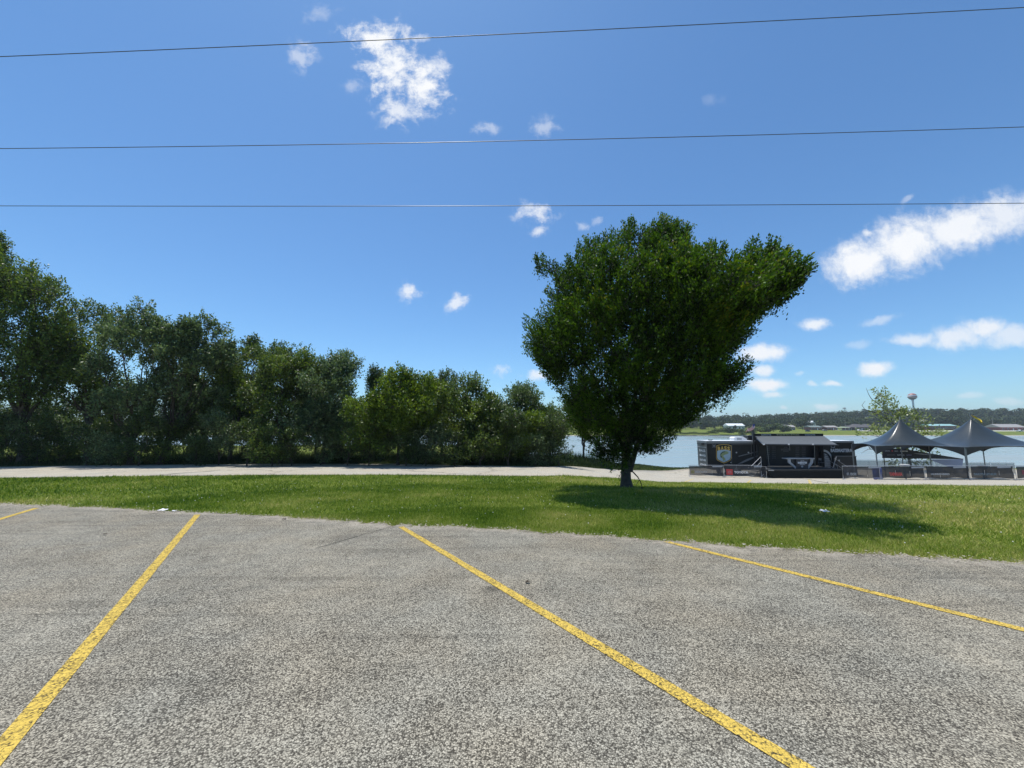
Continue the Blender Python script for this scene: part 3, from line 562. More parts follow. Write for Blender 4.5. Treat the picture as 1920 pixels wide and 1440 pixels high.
# ------------------------------------------------------------------ grass
def grass_mat(name, c0, c1, c2, seedscale=.35, trans=.3):
    m = bpy.data.materials.new(name); m.use_nodes = True; t = m.node_tree; t.nodes.clear(); L = t.links.new
    o = t.nodes.new('ShaderNodeOutputMaterial'); b = t.nodes.new('ShaderNodeBsdfPrincipled'); tr = t.nodes.new('ShaderNodeBsdfTranslucent'); mx = t.nodes.new('ShaderNodeMixShader'); mx.inputs[0].default_value = trans
    tcn = t.nodes.new('ShaderNodeTexCoord'); n = t.nodes.new('ShaderNodeTexNoise'); n.inputs['Scale'].default_value = seedscale; n.inputs['Detail'].default_value = 6; n.inputs['Roughness'].default_value = .65; L(tcn.outputs['Object'], n.inputs['Vector'])
    ge = t.nodes.new('ShaderNodeNewGeometry'); ad = t.nodes.new('ShaderNodeMath'); ad.operation = 'MULTIPLY_ADD'; L(ge.outputs['Random Per Island'], ad.inputs[0]); ad.inputs[1].default_value = .62
    at = t.nodes.new('ShaderNodeAttribute'); at.attribute_name = 'dry'
    a2 = t.nodes.new('ShaderNodeMath'); a2.operation = 'MULTIPLY_ADD'; L(n.outputs[0], a2.inputs[0]); a2.inputs[1].default_value = 1.5
    a3 = t.nodes.new('ShaderNodeMath'); a3.operation = 'SUBTRACT'; L(at.outputs['Fac'], a3.inputs[0]); a3.inputs[1].default_value = .66; L(a3.outputs[0], a2.inputs[2]); L(a2.outputs[0], ad.inputs[2])
    cr = t.nodes.new('ShaderNodeValToRGB'); L(ad.outputs[0], cr.inputs[0]); e = cr.color_ramp.elements; e[0].position = .15; e[0].color = (*c0, 1); e[1].position = 1; e[1].color = (*c2, 1); x = e.new(.5); x.color = (*c1, 1)
    L(cr.outputs[0], b.inputs['Base Color']); b.inputs['Roughness'].default_value = .6; b.inputs['Specular IOR Level'].default_value = .3; L(cr.outputs[0], tr.inputs[0])
    L(b.outputs[0], mx.inputs[1]); L(tr.outputs[0], mx.inputs[2]); L(mx.outputs[0], o.inputs[0]); return m
lawn_m = grass_mat('lawn_blade', (.05, .125, .004), (.225, .325, .016), (.56, .50, .17))
weed_m = grass_mat('weed_blade', (.02, .045, .012), (.05, .085, .02), (.14, .15, .06))
def blades(pos, hgt, wdt, rng, lean=.6, dry=None):
    n = len(pos); a = rng.uniform(0, 2*np.pi, n); s = np.stack([np.cos(a), np.sin(a), np.zeros(n)], 1)*wdt[:, None]/2
    d = np.stack([rng.normal(0, lean, n), rng.normal(0, lean, n), np.ones(n)], 1); d = nrm(d)*hgt[:, None]
    V = np.stack([pos-s, pos+s, pos+d], 1).reshape(-1, 3)
    me = npmesh('grass', V, np.arange(3*n).reshape(-1, 3))
    if dry is not None:
        at = me.attributes.new('dry', 'FLOAT', 'POINT'); at.data.foreach_set('value', np.repeat(dry, 3).astype(np.float32))
    return me
ex, ey = lot_edge[:, 0], lot_edge[:, 1]; o_ = np.argsort(ex); ex, ey = ex[o_], ey[o_]
nx_, ny_ = road_edge[:, 0], road_edge[:, 1]; o_ = np.argsort(nx_); nx_, ny_ = nx_[o_], ny_[o_]
rg = np.random.default_rng(5)
def lawn(n, dmin, dmax, seed):
    """points on the lawn strip with distance from the camera between dmin and dmax, inside the view wedge and a margin"""
    rg = np.random.default_rng(seed); out_ = []
    tot = 0
    while tot < n:
        x = rg.uniform(-26, 40, 200000); y = rg.uniform(3, 30, 200000)
        dd = np.hypot(x, y); m = (dd > dmin) & (dd < dmax) & (np.abs(x) < y*1.5+2) & (y > np.interp(x, ex, ey)-.04-.10*rg.random(200000)**2-.10*np.maximum(0, noise3(np.column_stack([x, y, 0*x]), 4.0, 33))) & (y < np.interp(x, nx_, ny_)+.05)
        q = np.stack([x[m], y[m]], 1); out_.append(q); tot += len(q)
    q = np.concatenate(out_)[:n]; return np.column_stack([q, H(q[:, 0], q[:, 1])])
gp = np.concatenate([lawn(200000, 4, 9, 1), lawn(170000, 9, 14, 2), lawn(110000, 14, 40, 3)])
dist = np.hypot(gp[:, 0], gp[:, 1]); nearer = np.clip(dist/9, .8, 2.6)
clump = np.clip(noise3(gp*[1, 1, 0], 3.1, 9)+.5*noise3(gp*[1, 1, 0], 9, 10), -1, 1)
e_d = gp[:, 1]-np.interp(gp[:, 0], ex, ey)
hgt = (.035+.045*rg.random(len(gp))**3+.03*np.maximum(clump, 0)+.035*np.exp(-np.abs(e_d-.25)/.3)*rg.random(len(gp))**4)*np.clip(nearer, 1, 1.5)
wdt = .0095*nearer*rg.uniform(.6, 1.6, len(gp))
dry = .16*np.exp(-e_d/.35)+.20*sm(-1, 5, gp[:, 0])+.16*noise3(gp*[1, 1, 0], .9, 12)+.08*noise3(gp*[1, 1, 0], 3.3, 13)+.1*sm(8, 22, gp[:, 0])
tag(link('lawn_grass', blades(gp, hgt, wdt, rg, .75, dry), lawn_m), 'mown lawn grass between the parking lot and the road', 'grass', kind='stuff')
n_ = 9000; x = rg.uniform(-16, 12, n_); y = np.interp(x, ex, ey)+rg.normal(-.03, .10, n_)-.15*rg.random(n_)**3; q = np.column_stack([x, y, H(x, y)+.036]); r1_ = (.004+.016*rg.random(n_)**3)[:, None]
an = rg.uniform(0, 6.28, n_); d1 = np.column_stack([np.cos(an), np.sin(an), 0*an])*r1_; d2 = np.column_stack([-np.sin(an), np.cos(an), 0*an])*r1_*rg.uniform(.5, 1, (n_, 1)); up_ = np.array([0, 0, 1])*r1_*.5
gv = np.stack([q-d1, q-d2, q+d1, q+d2, q+up_], 1).reshape(-1, 3); b5 = np.arange(n_)[:, None]*5; gf = np.concatenate([np.hstack([b5+i, b5+(i+1) % 4, b5+4]) for i in range(4)])
tag(link('loose_grit', npmesh('loose_grit', gv, gf), mat('grit', (.20, .17, .13), .9, .5, 30, hue=(.36, .32, .26))), 'loose grit and soil crumbs along the lawn edge of the parking lot', 'grit', kind='stuff')
# tall weeds and verge beyond the road, and low cover on the lake bank
fx = np.array([p[0] for p in FAR]); fy = np.array([p[1] for p in FAR]); o_ = np.argsort(fx); fx, fy = fx[o_], fy[o_]
x = rg.uniform(-38, 9.5, 90000); yb = np.interp(x, fx, fy); off = rg.uniform(0, 1, 90000)**1.3*6.5; y = yb+off; q = np.column_stack([x, y, H(x, y)])
hw_ = np.where(off < .45, .05, .16+(.5*sm(.5, 1.3, off)+.5*sm(1.5, 4, off))*rg.random(90000)*np.clip(.75+.5*noise3(q*[1, 1, 0], 1.6, 21), .2, 1.3))
tag(link('verge_weeds', blades(q, hw_, .028+.035*rg.random(90000), rg, .35, np.where(off < .5, .35, .0)+.08*noise3(q*[1, 1, 0], 1.1, 22)), weed_m), 'tall weeds and dry verge grass along the far side of the road', 'weeds', kind='stuff')
x = rg.uniform(5, 50, 40000); yb = np.interp(x, fx, fy); off = rg.uniform(.1, 6, 40000); y = yb+off; q = np.column_stack([x, y, H(x, y)])
tag(link('bank_grass', blades(q, .06+.1*rg.random(40000), .04+.03*rg.random(40000), rg, .5, np.full(40000, .05)), weed_m), 'low grass coloured dark as in shade, covering the bank above the lake', 'grass', kind='stuff')  # shade of the bank is put into the dark blade colour
# clover heads in the lawn
cp = lawn(420, 5, 17, 44); g_ = Geo(); aa = np.arange(5)*2*np.pi/5
mbf = MB()
for c in cp:
    r_ = rg.uniform(.007, .013); z_ = c[2]+rg.uniform(.05, .08); mbf.add([(c[0]+r_*math.cos(a), c[1]+r_*math.sin(a), z_) for a in aa]+[(c[0], c[1], z_+r_), (c[0], c[1], z_-r_)], [(i, (i+1) % 5, 5) for i in range(5)]+[((i+1) % 5, i, 6) for i in range(5)])
tag(mbf.build('clover_flowers', mat('clover_white', (.6, .6, .5), .8)), 'tiny white clover heads scattered through the lawn', 'flowers', kind='stuff')

# ------------------------------------------------------------------ far shore: trees, wood, houses, water tower
far_m = leafmat('far_foliage', (.022, .042, .016), (.07, .10, .03), .15, .7, .15, (1.1, 1.1, .7))
bush_m = leafmat('shore_bush_foliage', (.05, .085, .02), (.12, .16, .04), .2, .7, .15, (1.1, 1.1, .6))
def crown_local(rg, n, leaf, rx=1.0, rz=1.0, low=-.6):
    """clumped crown around the origin, radius about 1, made of leaf-clump faces"""
    k = 14; lc = nrm(rg.normal(0, 1, (k, 3)))*rg.uniform(.3, .72, (k, 1)); lr = rg.uniform(.26, .46, k); j = rg.integers(0, k, n)
    d = nrm(rg.normal(0, 1, (n, 3))); q = lc[j]+d*lr[j][:, None]*rg.uniform(.8, 1.05, (n, 1)); q[:, 2] = np.maximum(q[:, 2], low)
    return q*[rx, rx, rz], nrm(d+rg.normal(0, .25, d.shape))
def clump_faces(q, nr, size, rg):
    a = nrm(np.cross(nr, rg.normal(0, 1, nr.shape))); b_ = np.cross(nr, a); s = size*rg.uniform(.6, 1.3, (len(q), 1))
    return np.stack([q-a*s, q-b_*s*.8, q+a*s, q+b_*s*.8], 1).reshape(-1, 3)
rg = np.random.default_rng(31)
crown_meshes = []
for i in range(5):
    q, nr = crown_local(rg, 900, 0, 1, rg.uniform(.75, 1.0)); crown_meshes.append(npmesh('crown', clump_faces(q, nr, .075, rg), quads(3600)))
for me in crown_meshes: me.materials.append(far_m)
bush_meshes = []
for i in range(3):
    q, nr = crown_local(rg, 700, 0, 1, .8, -.3); bush_meshes.append(npmesh('foliage', clump_faces(q, nr, .08, rg), quads(2800)))
for me in bush_meshes: me.materials.append(bush_m)
tm = MB(); tm.tube([(0, 0, -.2), (0, 0, 4)], .28, 6, .2); tmo = tm.build('trunk', bark_m); trunk_me = tmo.data; bpy.data.objects.remove(tmo)
def far_tree(px, top, Y, hw, label, group, me, name='distant_tree', cat='tree', low=.1, part='crown'):
    t_ = P(px, top, Y); z = float(H(t_[0], Y)); hgt = max(2.5, t_[2]-z); rx = hw*Y/FPX
    o = thing(name, label, cat, (t_[0], Y, z), group, rz=rg.uniform(0, 6.28))
    c = bpy.data.objects.new(part, me); COL.objects.link(c); c.parent = o; rz = hgt*(1-low)/2*1.08; c.location = (0, 0, hgt*low+rz*.95); c.scale = (rx, rx, rz)
    if name == 'distant_tree':
        k = bpy.data.objects.new('trunk', trunk_me); COL.objects.link(k); k.parent = o; k.scale = (1, 1, hgt*.12)
    return o
# shoreline bushes and willows of the point on the left
FB = [(1262,806),(1285,810),(1300,808),(1318,809),(1334,806),(1350,800),(1368,799),(1385,802),(1402,805),(1420,797),(1438,792),(1455,791),(1470,797),(1410,803),(1392,809)]
for i, (px, top, Y, hw) in enumerate([(1262,806,300,16),(1285,810,299,13),(1300,808,301,12),(1318,809,300,13),(1334,806,301,13),(1350,800,303,17),(1368,799,304,18),(1385,802,303,16),(1402,805,301,14),(1420,797,306,20),(1438,792,310,22),(1455,791,312,22),(1470,797,309,15),(1410,803,300,12),(1392,809,299,10)]):
    tall = top < 801
    ORD = ['first', 'second', 'third', 'fourth', 'fifth', 'sixth', 'seventh', 'eighth', 'ninth']; rank = sorted(q for q, t in FB if (t < 801) == tall).index(px)
    far_tree(px, top, Y, hw, ('tall green willow on the far shore above the trailer roof, ' if tall else 'low green bush at the water edge of the far shore, ')+ORD[rank]+' from the left',
             'willows of the far point' if tall else 'low bushes of the far shore', bush_meshes[i % 3] if not tall or i % 2 else crown_meshes[i % 5], 'shore_willow' if tall else 'shore_bush', 'tree' if tall else 'bush', .0, 'foliage')
MARKS = [(1265, 'seen under the right side of the lawn tree'), (1320, 'behind the low shore bushes'), (1380, 'behind the long white building'), (1440, 'behind the tallest shore willows'), (1475, 'beside the small red shed'), (1530, 'behind the green-roofed brick house'), (1560, 'behind the grey-roofed brick house'), (1590, 'below the white-roofed hill building'), (1620, 'behind the dark hip-roofed houses'), (1665, 'behind the left tent peak'), (1712, 'below the water tower'), (1740, 'beside the broad grey roof'), (1770, 'above the long teal-roofed building'), (1820, 'behind the right tent peak'), (1860, 'beside the utility pole with crossarm'), (1900, 'behind the red barn'), (2000, 'just beyond the right frame edge')]
# separate trees between and behind the houses
for i in range(64):
    t_ = rg.uniform(.40, 1.5); px = 960+t_*735; Y = rg.uniform(415, 520)
    if 1500 < px < 1640 and Y < 430: Y += 25
    top = rg.uniform(784, 793) if Y < 460 else rg.uniform(779, 787)
    far_tree(px, top, Y, rg.uniform(8, 14), 'rounded green tree across the lake '+min(MARKS, key=lambda q: abs(q[0]-px))[1], 'trees among the distant houses', crown_meshes[i % 5])
for i, (px, top, Y, hw, lab) in enumerate([(1503, 779, 400, 14, 'tall dark tree left of the distant brick house with green roof'), (1515, 787, 398, 14, 'round dark tree beside the distant brick house with green roof'), (1548, 786, 412, 11, 'round dark tree right behind the green-roofed house'), (1838, 784, 400, 14, 'bushy tree left of the red barn across the lake'), (1780, 768, 430, 24, 'large round tree above the long teal-roofed building'), (1762, 772, 432, 18, 'broad tree left above the long teal-roofed building'), (1853, 780, 420, 16, 'dark tree behind the pole near the red barn'), (1605, 786, 420, 13, 'dark tree left of the dark hip-roofed houses'), (1378, 796, 371, 4, 'small dark tree in front of the white building')]):
    far_tree(px, top, Y, hw, lab, 'marked trees across the lake', crown_meshes[i % 5])
# the wooded ridge: one mass
VS = []; n_ = 700
t_ = rg.uniform(-.1, 1.75, n_); Y_ = rg.uniform(440, 700, n_); 
for a, b_ in zip(t_, Y_):
    X = a*b_; z = float(H(X, b_)); r_ = rg.uniform(7, 12); hh = rg.uniform(9, 15); q, nr = crown_local(rg, 170, 0, 1, 1, -.8)
    VS.append(clump_faces(q*[r_, r_, hh*.55]+[X, b_, z+hh*.5], nr, 1.15, rg))
VS = np.concatenate(VS)
tag(link('wooded_ridge', npmesh('wooded_ridge', VS, quads(len(VS))), far_m), 'dark wooded ridge along the horizon across the lake', 'woodland', kind='stuff')

brick_m = mat('red_brick', (.20, .075, .06), .85, .25, 2); wht = mat('white_paint', (.75, .75, .73), .5, .05); grn_roof = mat('green_grey_roof', (.16, .20, .18), .6, .15, 1)
gry_roof = mat('grey_roof', (.30, .29, .27), .7, .15, 1); drk_roof = mat('dark_roof', (.09, .085, .085), .7, .2, 1); teal_roof = mat('teal_roof', (.30, .50, .47), .4, .1, 1); tan_m = mat('tan_wall', (.42, .36, .28), .8, .1)
wht_roof = mat('pale_metal_roof', (.78, .80, .80), .4, .05); dkwall = mat('dark_wall', (.07, .055, .05), .8, .2); red_wall = mat('red_metal_wall', (.28, .06, .055), .5, .15, 1); glass_m = mat('window_glass', (.03, .04, .05), .1, .1, 1)
def house(name, label, px0, px1, ptop, pbase, Y, wm, rm, roof_frac=.4, nwin=4, depth=9, door=True, cat='house', gable='x', rz=0):
    a = P(px0, pbase, Y); b_ = P(px1, pbase, Y); top = P((px0+px1)/2, ptop, Y)[2]; xc = (a[0]+b_[0])/2; W_ = b_[0]-a[0]
    z0 = float(H(xc, Y))-.1; hgt = max(3.0, top-z0); wh = hgt*(1-roof_frac)
    o = thing(name, label, cat, (xc, Y+depth/2, z0), rz=rz)
    m = MB(); m.box(-W_/2, W_/2, -depth/2, depth/2, 0, wh); m.build('wall', wm, o, True)
    m = MB(); e = .5; x_, y_ = W_/2+e, depth/2+e
    if gable == 'x': m.add([(-x_, -y_, wh), (x_, -y_, wh), (x_, y_, wh), (-x_, y_, wh), (-x_, 0, hgt), (x_, 0, hgt)], [(0, 1, 5, 4), (2, 3, 4, 5), (1, 2, 5), (3, 0, 4), (0, 3, 2, 1)])
    elif gable == 'hip': m.add([(-x_, -y_, wh), (x_, -y_, wh), (x_, y_, wh), (-x_, y_, wh), (-x_*.55, 0, hgt), (x_*.55, 0, hgt)], [(0, 1, 5, 4), (2, 3, 4, 5), (1, 2, 5), (3, 0, 4), (0, 3, 2, 1)])
    else: m.add([(-x_, -y_, wh), (x_, -y_, wh), (x_, y_, wh), (-x_, y_, wh), (0, -y_, hgt), (0, y_, hgt)], [(0, 4, 5, 3), (1, 2, 5, 4), (0, 1, 4), (2, 3, 5), (0, 3, 2, 1)])
    m.build('roof', rm, o, True)
    for i in range(nwin):
        x = -W_/2+W_*(i+.5)/nwin; m = MB()
        if door and i == nwin//2:
            m.box(x-.5, x+.5, -depth/2-.06, -depth/2, .05, min(2.1, wh*.85)); m.build('door', wht, o, True)
        else:
            m.box(x-.75, x+.75, -depth/2-.05, -depth/2, wh*.38, wh*.8); f = m.build('window', wht, o, True)
            m = MB(); m.box(x-.62, x+.62, -depth/2-.075, -depth/2-.04, wh*.42, wh*.76); m.build('pane', glass_m, f, True)
    return o
house('long_white_building', 'long white flat building half hidden by shore trees, left across the lake', 1366, 1396, 794, 802, 372, mat('pale_wall', (.6, .6, .56), .7), wht_roof, .3, 5)
house('red_shed', 'small red-walled shed across the lake above the stage canopy', 1470, 1478, 796, 803, 385, red_wall, drk_roof, .35, 2, 6)
house('dark_house', 'small dark house with a white gable next to the red shed', 1479, 1491, 797, 805, 388, dkwall, gry_roof, .4, 3, 7)
house('pale_roof_house', 'house with a bright white roof slope behind the green-roofed brick house', 1520, 1530, 789, 799, 425, tan_m, wht_roof, .6, 2, 10, gable='y')
house('brick_house', 'distant brick house with a low green-grey roof', 1520, 1541, 798, 806, 385, brick_m, grn_roof, .35, 4, 9)
house('brick_house', 'distant brick house with a low light grey roof', 1550, 1571, 798, 806, 385, brick_m, gry_roof, .35, 4, 9)
house('hill_building', 'long building with a white roof on the hill above the brick houses', 1574, 1606, 782, 790, 560, tan_m, wht_roof, .4, 6, 14, cat='building')
house('red_hut', 'small red building below the white-roofed hill building', 1568, 1577, 786, 793, 520, red_wall, gry_roof, .4, 2, 8, cat='building')
house('hip_roof_house', 'dark house with a hip roof left of the grey tent peak', 1604, 1624, 795, 806, 380, dkwall, drk_roof, .5, 4, 10, gable='hip')
house('hip_roof_house', 'dark house with twin carports right beside the tent slope', 1625, 1641, 795, 806, 383, dkwall, drk_roof, .5, 3, 10, gable='hip')
house('low_brown_house', 'low brown house left of the dark hip-roofed house', 1592, 1603, 798, 806, 384, mat('brown_wall', (.12, .06, .05), .8), drk_roof, .4, 3, 8)
house('grey_roof_house', 'house with a broad grey roof behind the long teal-roofed building', 1726, 1747, 787, 796, 430, tan_m, gry_roof, .6, 4, 12)
house('long_brick_building', 'long red brick building with a pale teal roof between the tent peaks', 1745, 1794, 795, 805, 390, brick_m, teal_roof, .3, 11, 12, cat='building')
house('red_barn', 'red metal barn with a grey roof at the right edge across the lake', 1877, 1924, 795, 807, 378, red_wall, gry_roof, .5, 5, 14, cat='barn')
house('hillside_house', 'pale house on the wooded hillside above the red barn', 1876, 1893, 774, 781, 600, tan_m, gry_roof, .5, 3, 10)
house('hillside_house', 'white house on the hillside at the right frame edge', 1912, 1930, 774, 779, 620, wht, wht_roof, .5, 3, 10)
# pale gazebo
a = P(1581, 805, 380); z = float(H(a[0], 380)); o = thing('gazebo', 'pale open shelter on a light slab between the distant brown houses', 'shelter', (a[0], 380, z))
m = MB(); m.box(-5.5, 5.5, -3, 3, 0, .5); m.build('slab', mat('pale_concrete', (.62, .6, .52), .8), o, True)
for sx in (-4, 4):
    for sy in (-2, 2): m = MB(); m.box(sx-.12, sx+.12, sy-.12, sy+.12, .5, 2.6); m.build('post', wht, o, True)
m = MB(); m.add([(-5, -3, 2.6), (5, -3, 2.6), (5, 3, 2.6), (-5, 3, 2.6), (-2, 0, 3.7), (2, 0, 3.7)], [(0, 1, 5, 4), (2, 3, 4, 5), (1, 2, 5), (3, 0, 4), (0, 3, 2, 1)]); m.build('roof', mat('sage_roof', (.25, .30, .2), .7), o, True)
# far road strip on the right
fr = []; V = []; K = 60
for i in range(K+1):
    x = 330+i*9.0; 
    for y in (362, 374): V.append((x, y, float(H(x, y))+.06))
me = npmesh('far_road', np.array(V), np.array([(2*i, 2*i+2, 2*i+3, 2*i+1) for i in range(K)])); tag(link('far_road', me, mat('pale_concrete', (.6, .58, .5), .8)), kind='structure')
# vehicles
tyre_m = mat('tyre', (.02, .02, .02), .8); chrome = mat('bright_metal', (.7, .7, .7), .3, .05, metal=.9); lamp_m = mat('headlight', (.8, .8, .75), .2)
def car(label, px, Y, col, L_=4.6, kind='car', rz=0, cat='car'):
    a = P(px, 806, Y); z = float(H(a[0], Y)); pm = mat('paint_'+kind+str(col), col, .3, .05, 1); o = thing({'car': 'parked_car', 'pickup': 'pickup_truck', 'suv': 'parked_suv'}[kind], label, cat, (a[0], Y, z+.05), rz=rz)
    h2 = {'car': 1.42, 'pickup': 1.8, 'suv': 1.85}[kind]; bw = .9
    prof = [(-.5, .3), (.5, .3), (.5, .62), (.46, .72), (.28, .80), (-.5, .85), (-.51, .6)]
    m = MB(); m.prism([(x*L_, -bw, zz) for x, zz in prof], (0, 2*bw, 0)); m.build('body', pm, o, True)
    cab = {'car': (-.42, -.3, .12, .27), 'suv': (-.49, -.44, .15, .29), 'pickup': (-.06, -.02, .2, .28)}[kind]
    m = MB(); m.prism([(cab[0]*L_, -bw*.86, .8), (cab[3]*L_, -bw*.86, .8), (cab[2]*L_, -bw*.86, h2), (cab[1]*L_, -bw*.86, h2)], (0, 2*bw*.86, 0)); m.build('cabin', pm, o, True)
    m = MB(); m.prism([((cab[0]+.03)*L_, -bw*.875, .9), ((cab[3]-.03)*L_, -bw*.875, .9), ((cab[2]-.01)*L_, -bw*.875, h2-.1), ((cab[1]+.01)*L_, -bw*.875, h2-.1)], (0, 2*bw*.875, 0)); m.build('window', glass_m, o, True)
    if kind == 'pickup': m = MB(); m.box(-.5*L_, -.08*L_, -bw, -bw+.08, .8, 1.15); m.box(-.5*L_, -.08*L_, bw-.08, bw, .8, 1.15); m.box(-.5*L_, -.48*L_, -bw, bw, .8, 1.15); m.build('bed_side', pm, o, True)
    for sx in (-.32, .32):
        for sy in (-bw, bw):
            m = MB(); ring = [(sx*L_+.34*math.cos(t), sy-.1, .34+.34*math.sin(t)) for t in np.arange(12)*math.pi/6]; m.prism(ring, (0, .2, 0)); wh_ = m.build('wheel', tyre_m, o, True)
            m = MB(); ring = [(sx*L_+.2*math.cos(t), sy-.11, .34+.2*math.sin(t)) for t in np.arange(10)*math.pi/5]; m.prism(ring, (0, .22, 0)); m.build('rim', chrome, wh_, True)
    for sy in (-.65, .65): m = MB(); m.box(.495*L_, .506*L_, sy-.15, sy+.15, .55, .7); m.build('headlight', lamp_m, o, True)
    return o
car('dark blue sport utility vehicle parked on grass left of the brick houses', 1515, 350, (.02, .03, .06), 4.8, 'suv', .3)
car('grey car parked between the two distant brick houses', 1546, 366, (.25, .25, .24), 4.6, 'car', .2)
car('silver car parked before the dark hip-roofed house', 1611, 368, (.5, .5, .48), 4.6, 'car', .4)
car('pale car parked beneath the twin carports', 1632, 370, (.55, .5, .45), 4.6, 'car', .2)
car('white car parked at the right end of the long brick building', 1795, 376, (.8, .8, .8), 4.7, 'car', 2.9)
car('white pickup truck on the far road at the right frame edge', 1912, 352, (.8, .8, .8), 5.6, 'pickup', 0.1, 'pickup truck')
# utility poles and masts
pole_m = mat('weathered_pole', (.32, .28, .24), .9)
def upole(px, top, Y, label, arm=True, name='utility_pole', col=pole_m):
    a = P(px, top, Y); z = float(H(a[0], Y)); o = thing(name, label, 'pole', (a[0], Y, z)); h_ = a[2]-z
    m = MB(); m.tube([(0, 0, -.2), (0, 0, h_)], .2, 8, .13); m.build('pole', col, o, True)
    if arm: m = MB(); m.box(-1.5, 1.5, -.08, .08, h_-.9, h_-.7); m.build('crossarm', col, o, True)
    return o
upole(1860, 784, 392, 'wooden utility pole with a crossarm left of the red barn')
upole(1584, 787, 392, 'pale pole standing beside the pale open shelter', False)
upole(1735, 789, 396, 'slim pole left of the long teal-roofed building')
a = P(1583, 764, 690); z = float(H(a[0], 690)); h_ = a[2]-z; o = thing('radio_mast', 'thin lattice radio mast on the skyline with antennas at its top', 'mast', (a[0], 690, z)); m = MB()
for sx, sy in ((-.9, -.6), (.9, -.6), (0, .9)): m.tube([(sx, sy, 0), (sx*.5, sy*.5, h_)], .16, 4)
for k in range(14): zz = h_*k/14; s_ = 1-.5*k/14; q_ = [(sx*s_, sy*s_, zz+(h_/14 if j % 2 else 0)) for j, (sx, sy) in enumerate(((-.9, -.6), (.9, -.6), (0, .9), (-.9, -.6)))]; m.tube(q_, .09, 3)
m.build('lattice', mat('galvanised', (.35, .36, .37), .5), o, True)
m = MB()
for k in range(6): t_ = k*math.pi/3; m.box(2.0*math.cos(t_)-.35, 2.0*math.cos(t_)+.35, 1.8*math.sin(t_)-.3, 1.8*math.sin(t_)+.3, h_-3, h_-.4)
m.lathe((0, 0, h_-2), [(2.0, 0), (2.0, .25)], 8); m.build('antenna_array', mat('galvanised', (.35, .36, .37)), o, True)
# water tower
Yt = 620; c = P(1710.5, 743.5, Yt); z0 = float(H(c[0], Yt)); o = thing('water_tower', 'round red and white water tower on a slim stem above the wooded ridge', 'water tower', (c[0], Yt, z0)); hc = c[2]-z0; r_ = 5.8
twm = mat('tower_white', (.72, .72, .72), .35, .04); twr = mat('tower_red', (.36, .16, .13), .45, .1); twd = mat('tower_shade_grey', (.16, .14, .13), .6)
def band(nm, m_, e0, e1, k=1.0): 
    m = MB(); pr = [(r_*k*math.cos(e), r_*k*.9*math.sin(e)) for e in np.linspace(e0, e1, 9)]; m.lathe((0, 0, hc), pr, 28); return m.build(nm, m_, o, True, True)
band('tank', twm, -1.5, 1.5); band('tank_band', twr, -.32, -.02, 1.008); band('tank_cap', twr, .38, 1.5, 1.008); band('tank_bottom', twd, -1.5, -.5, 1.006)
m = MB(); m.lathe((0, 0, 0), [(3.2, 0), (1.7, 6), (1.25, 12), (1.2, hc-8), (1.9, hc-5.2)], 16); m.build('stem', twm, o, True, True)
m = MB(); m.lathe((0, 0, hc+r_*.88), [(.7, 0), (.7, .5), (.1, .9)], 10); m.build('vent', twm, o, True)
# bare bush-like tree behind the left tent
rg = np.random.default_rng(91)
Yb = 41; OUT2 = [(1650,742,16,16),(1668,752,18,14),(1640,770,14,8),(1655,772,20,12),(1685,768,20,14),(1700,786,22,16),(1722,778,14,10),(1735,800,18,14),(1755,812,14,10),(1700,815,30,18),(1660,800,26,16),(1690,845,36,14),(1735,843,26,12),(1690,868,26,8),(1725,868,18,8),(1640,806,10,6),(1618,812,10,5)]
pts = []
for px, py, rx, ry in OUT2:
    k = max(4, int(rx*ry*.06)); 
    for _ in range(k):
        a_ = rg.uniform(0, 6.28); r1_ = rg.uniform(0, 1)**.5; d_ = rg.normal(0, .8); pts.append(P(px+rx*r1_*math.cos(a_), py+ry*r1_*math.sin(a_), Yb+d_))
pts = np.array(pts); a = P(1708, 880, Yb); zb = float(H(a[0], Yb))
pale_leaf = leafmat('pale_sycamore_leaf', (.08, .13, .025), (.30, .36, .11), .35, .4, .5, (1.2, 1.15, .6))
wd, lv = grow((a[0], Yb, zb-.1), (a[0]-.1, Yb, zb+1.6), pts, .16, 10, 50, rg, .7, 11, .24, .16, upb=.2, spread=.2, jit=.9, tw_r=.011)
for q_ in ([(1650, 760), (1634, 748), (1629, 740), (1624, 728)], [(1640, 748), (1648, 741), (1655, 738)], [(1668, 790), (1640, 773), (1622, 768), (1616, 760), (1622, 752)], [(1690, 850), (1640, 843), (1628, 842), (1615, 850)], [(1632, 842), (1628, 836), (1620, 838)]):
    pt = np.array([P(x_, y_, Yb) for x_, y_ in q_])[None]; V, F = tubes(pt, np.linspace(.045, .012, len(q_))[None], 5); wd.add(V, F)
put_tree('sycamore_tree', 'open pale-leaved tree with bare upper twigs behind the left grey tent', 'tree', np.array([a[0], Yb, zb]), wd, lv, pale_leaf, bark2_m)

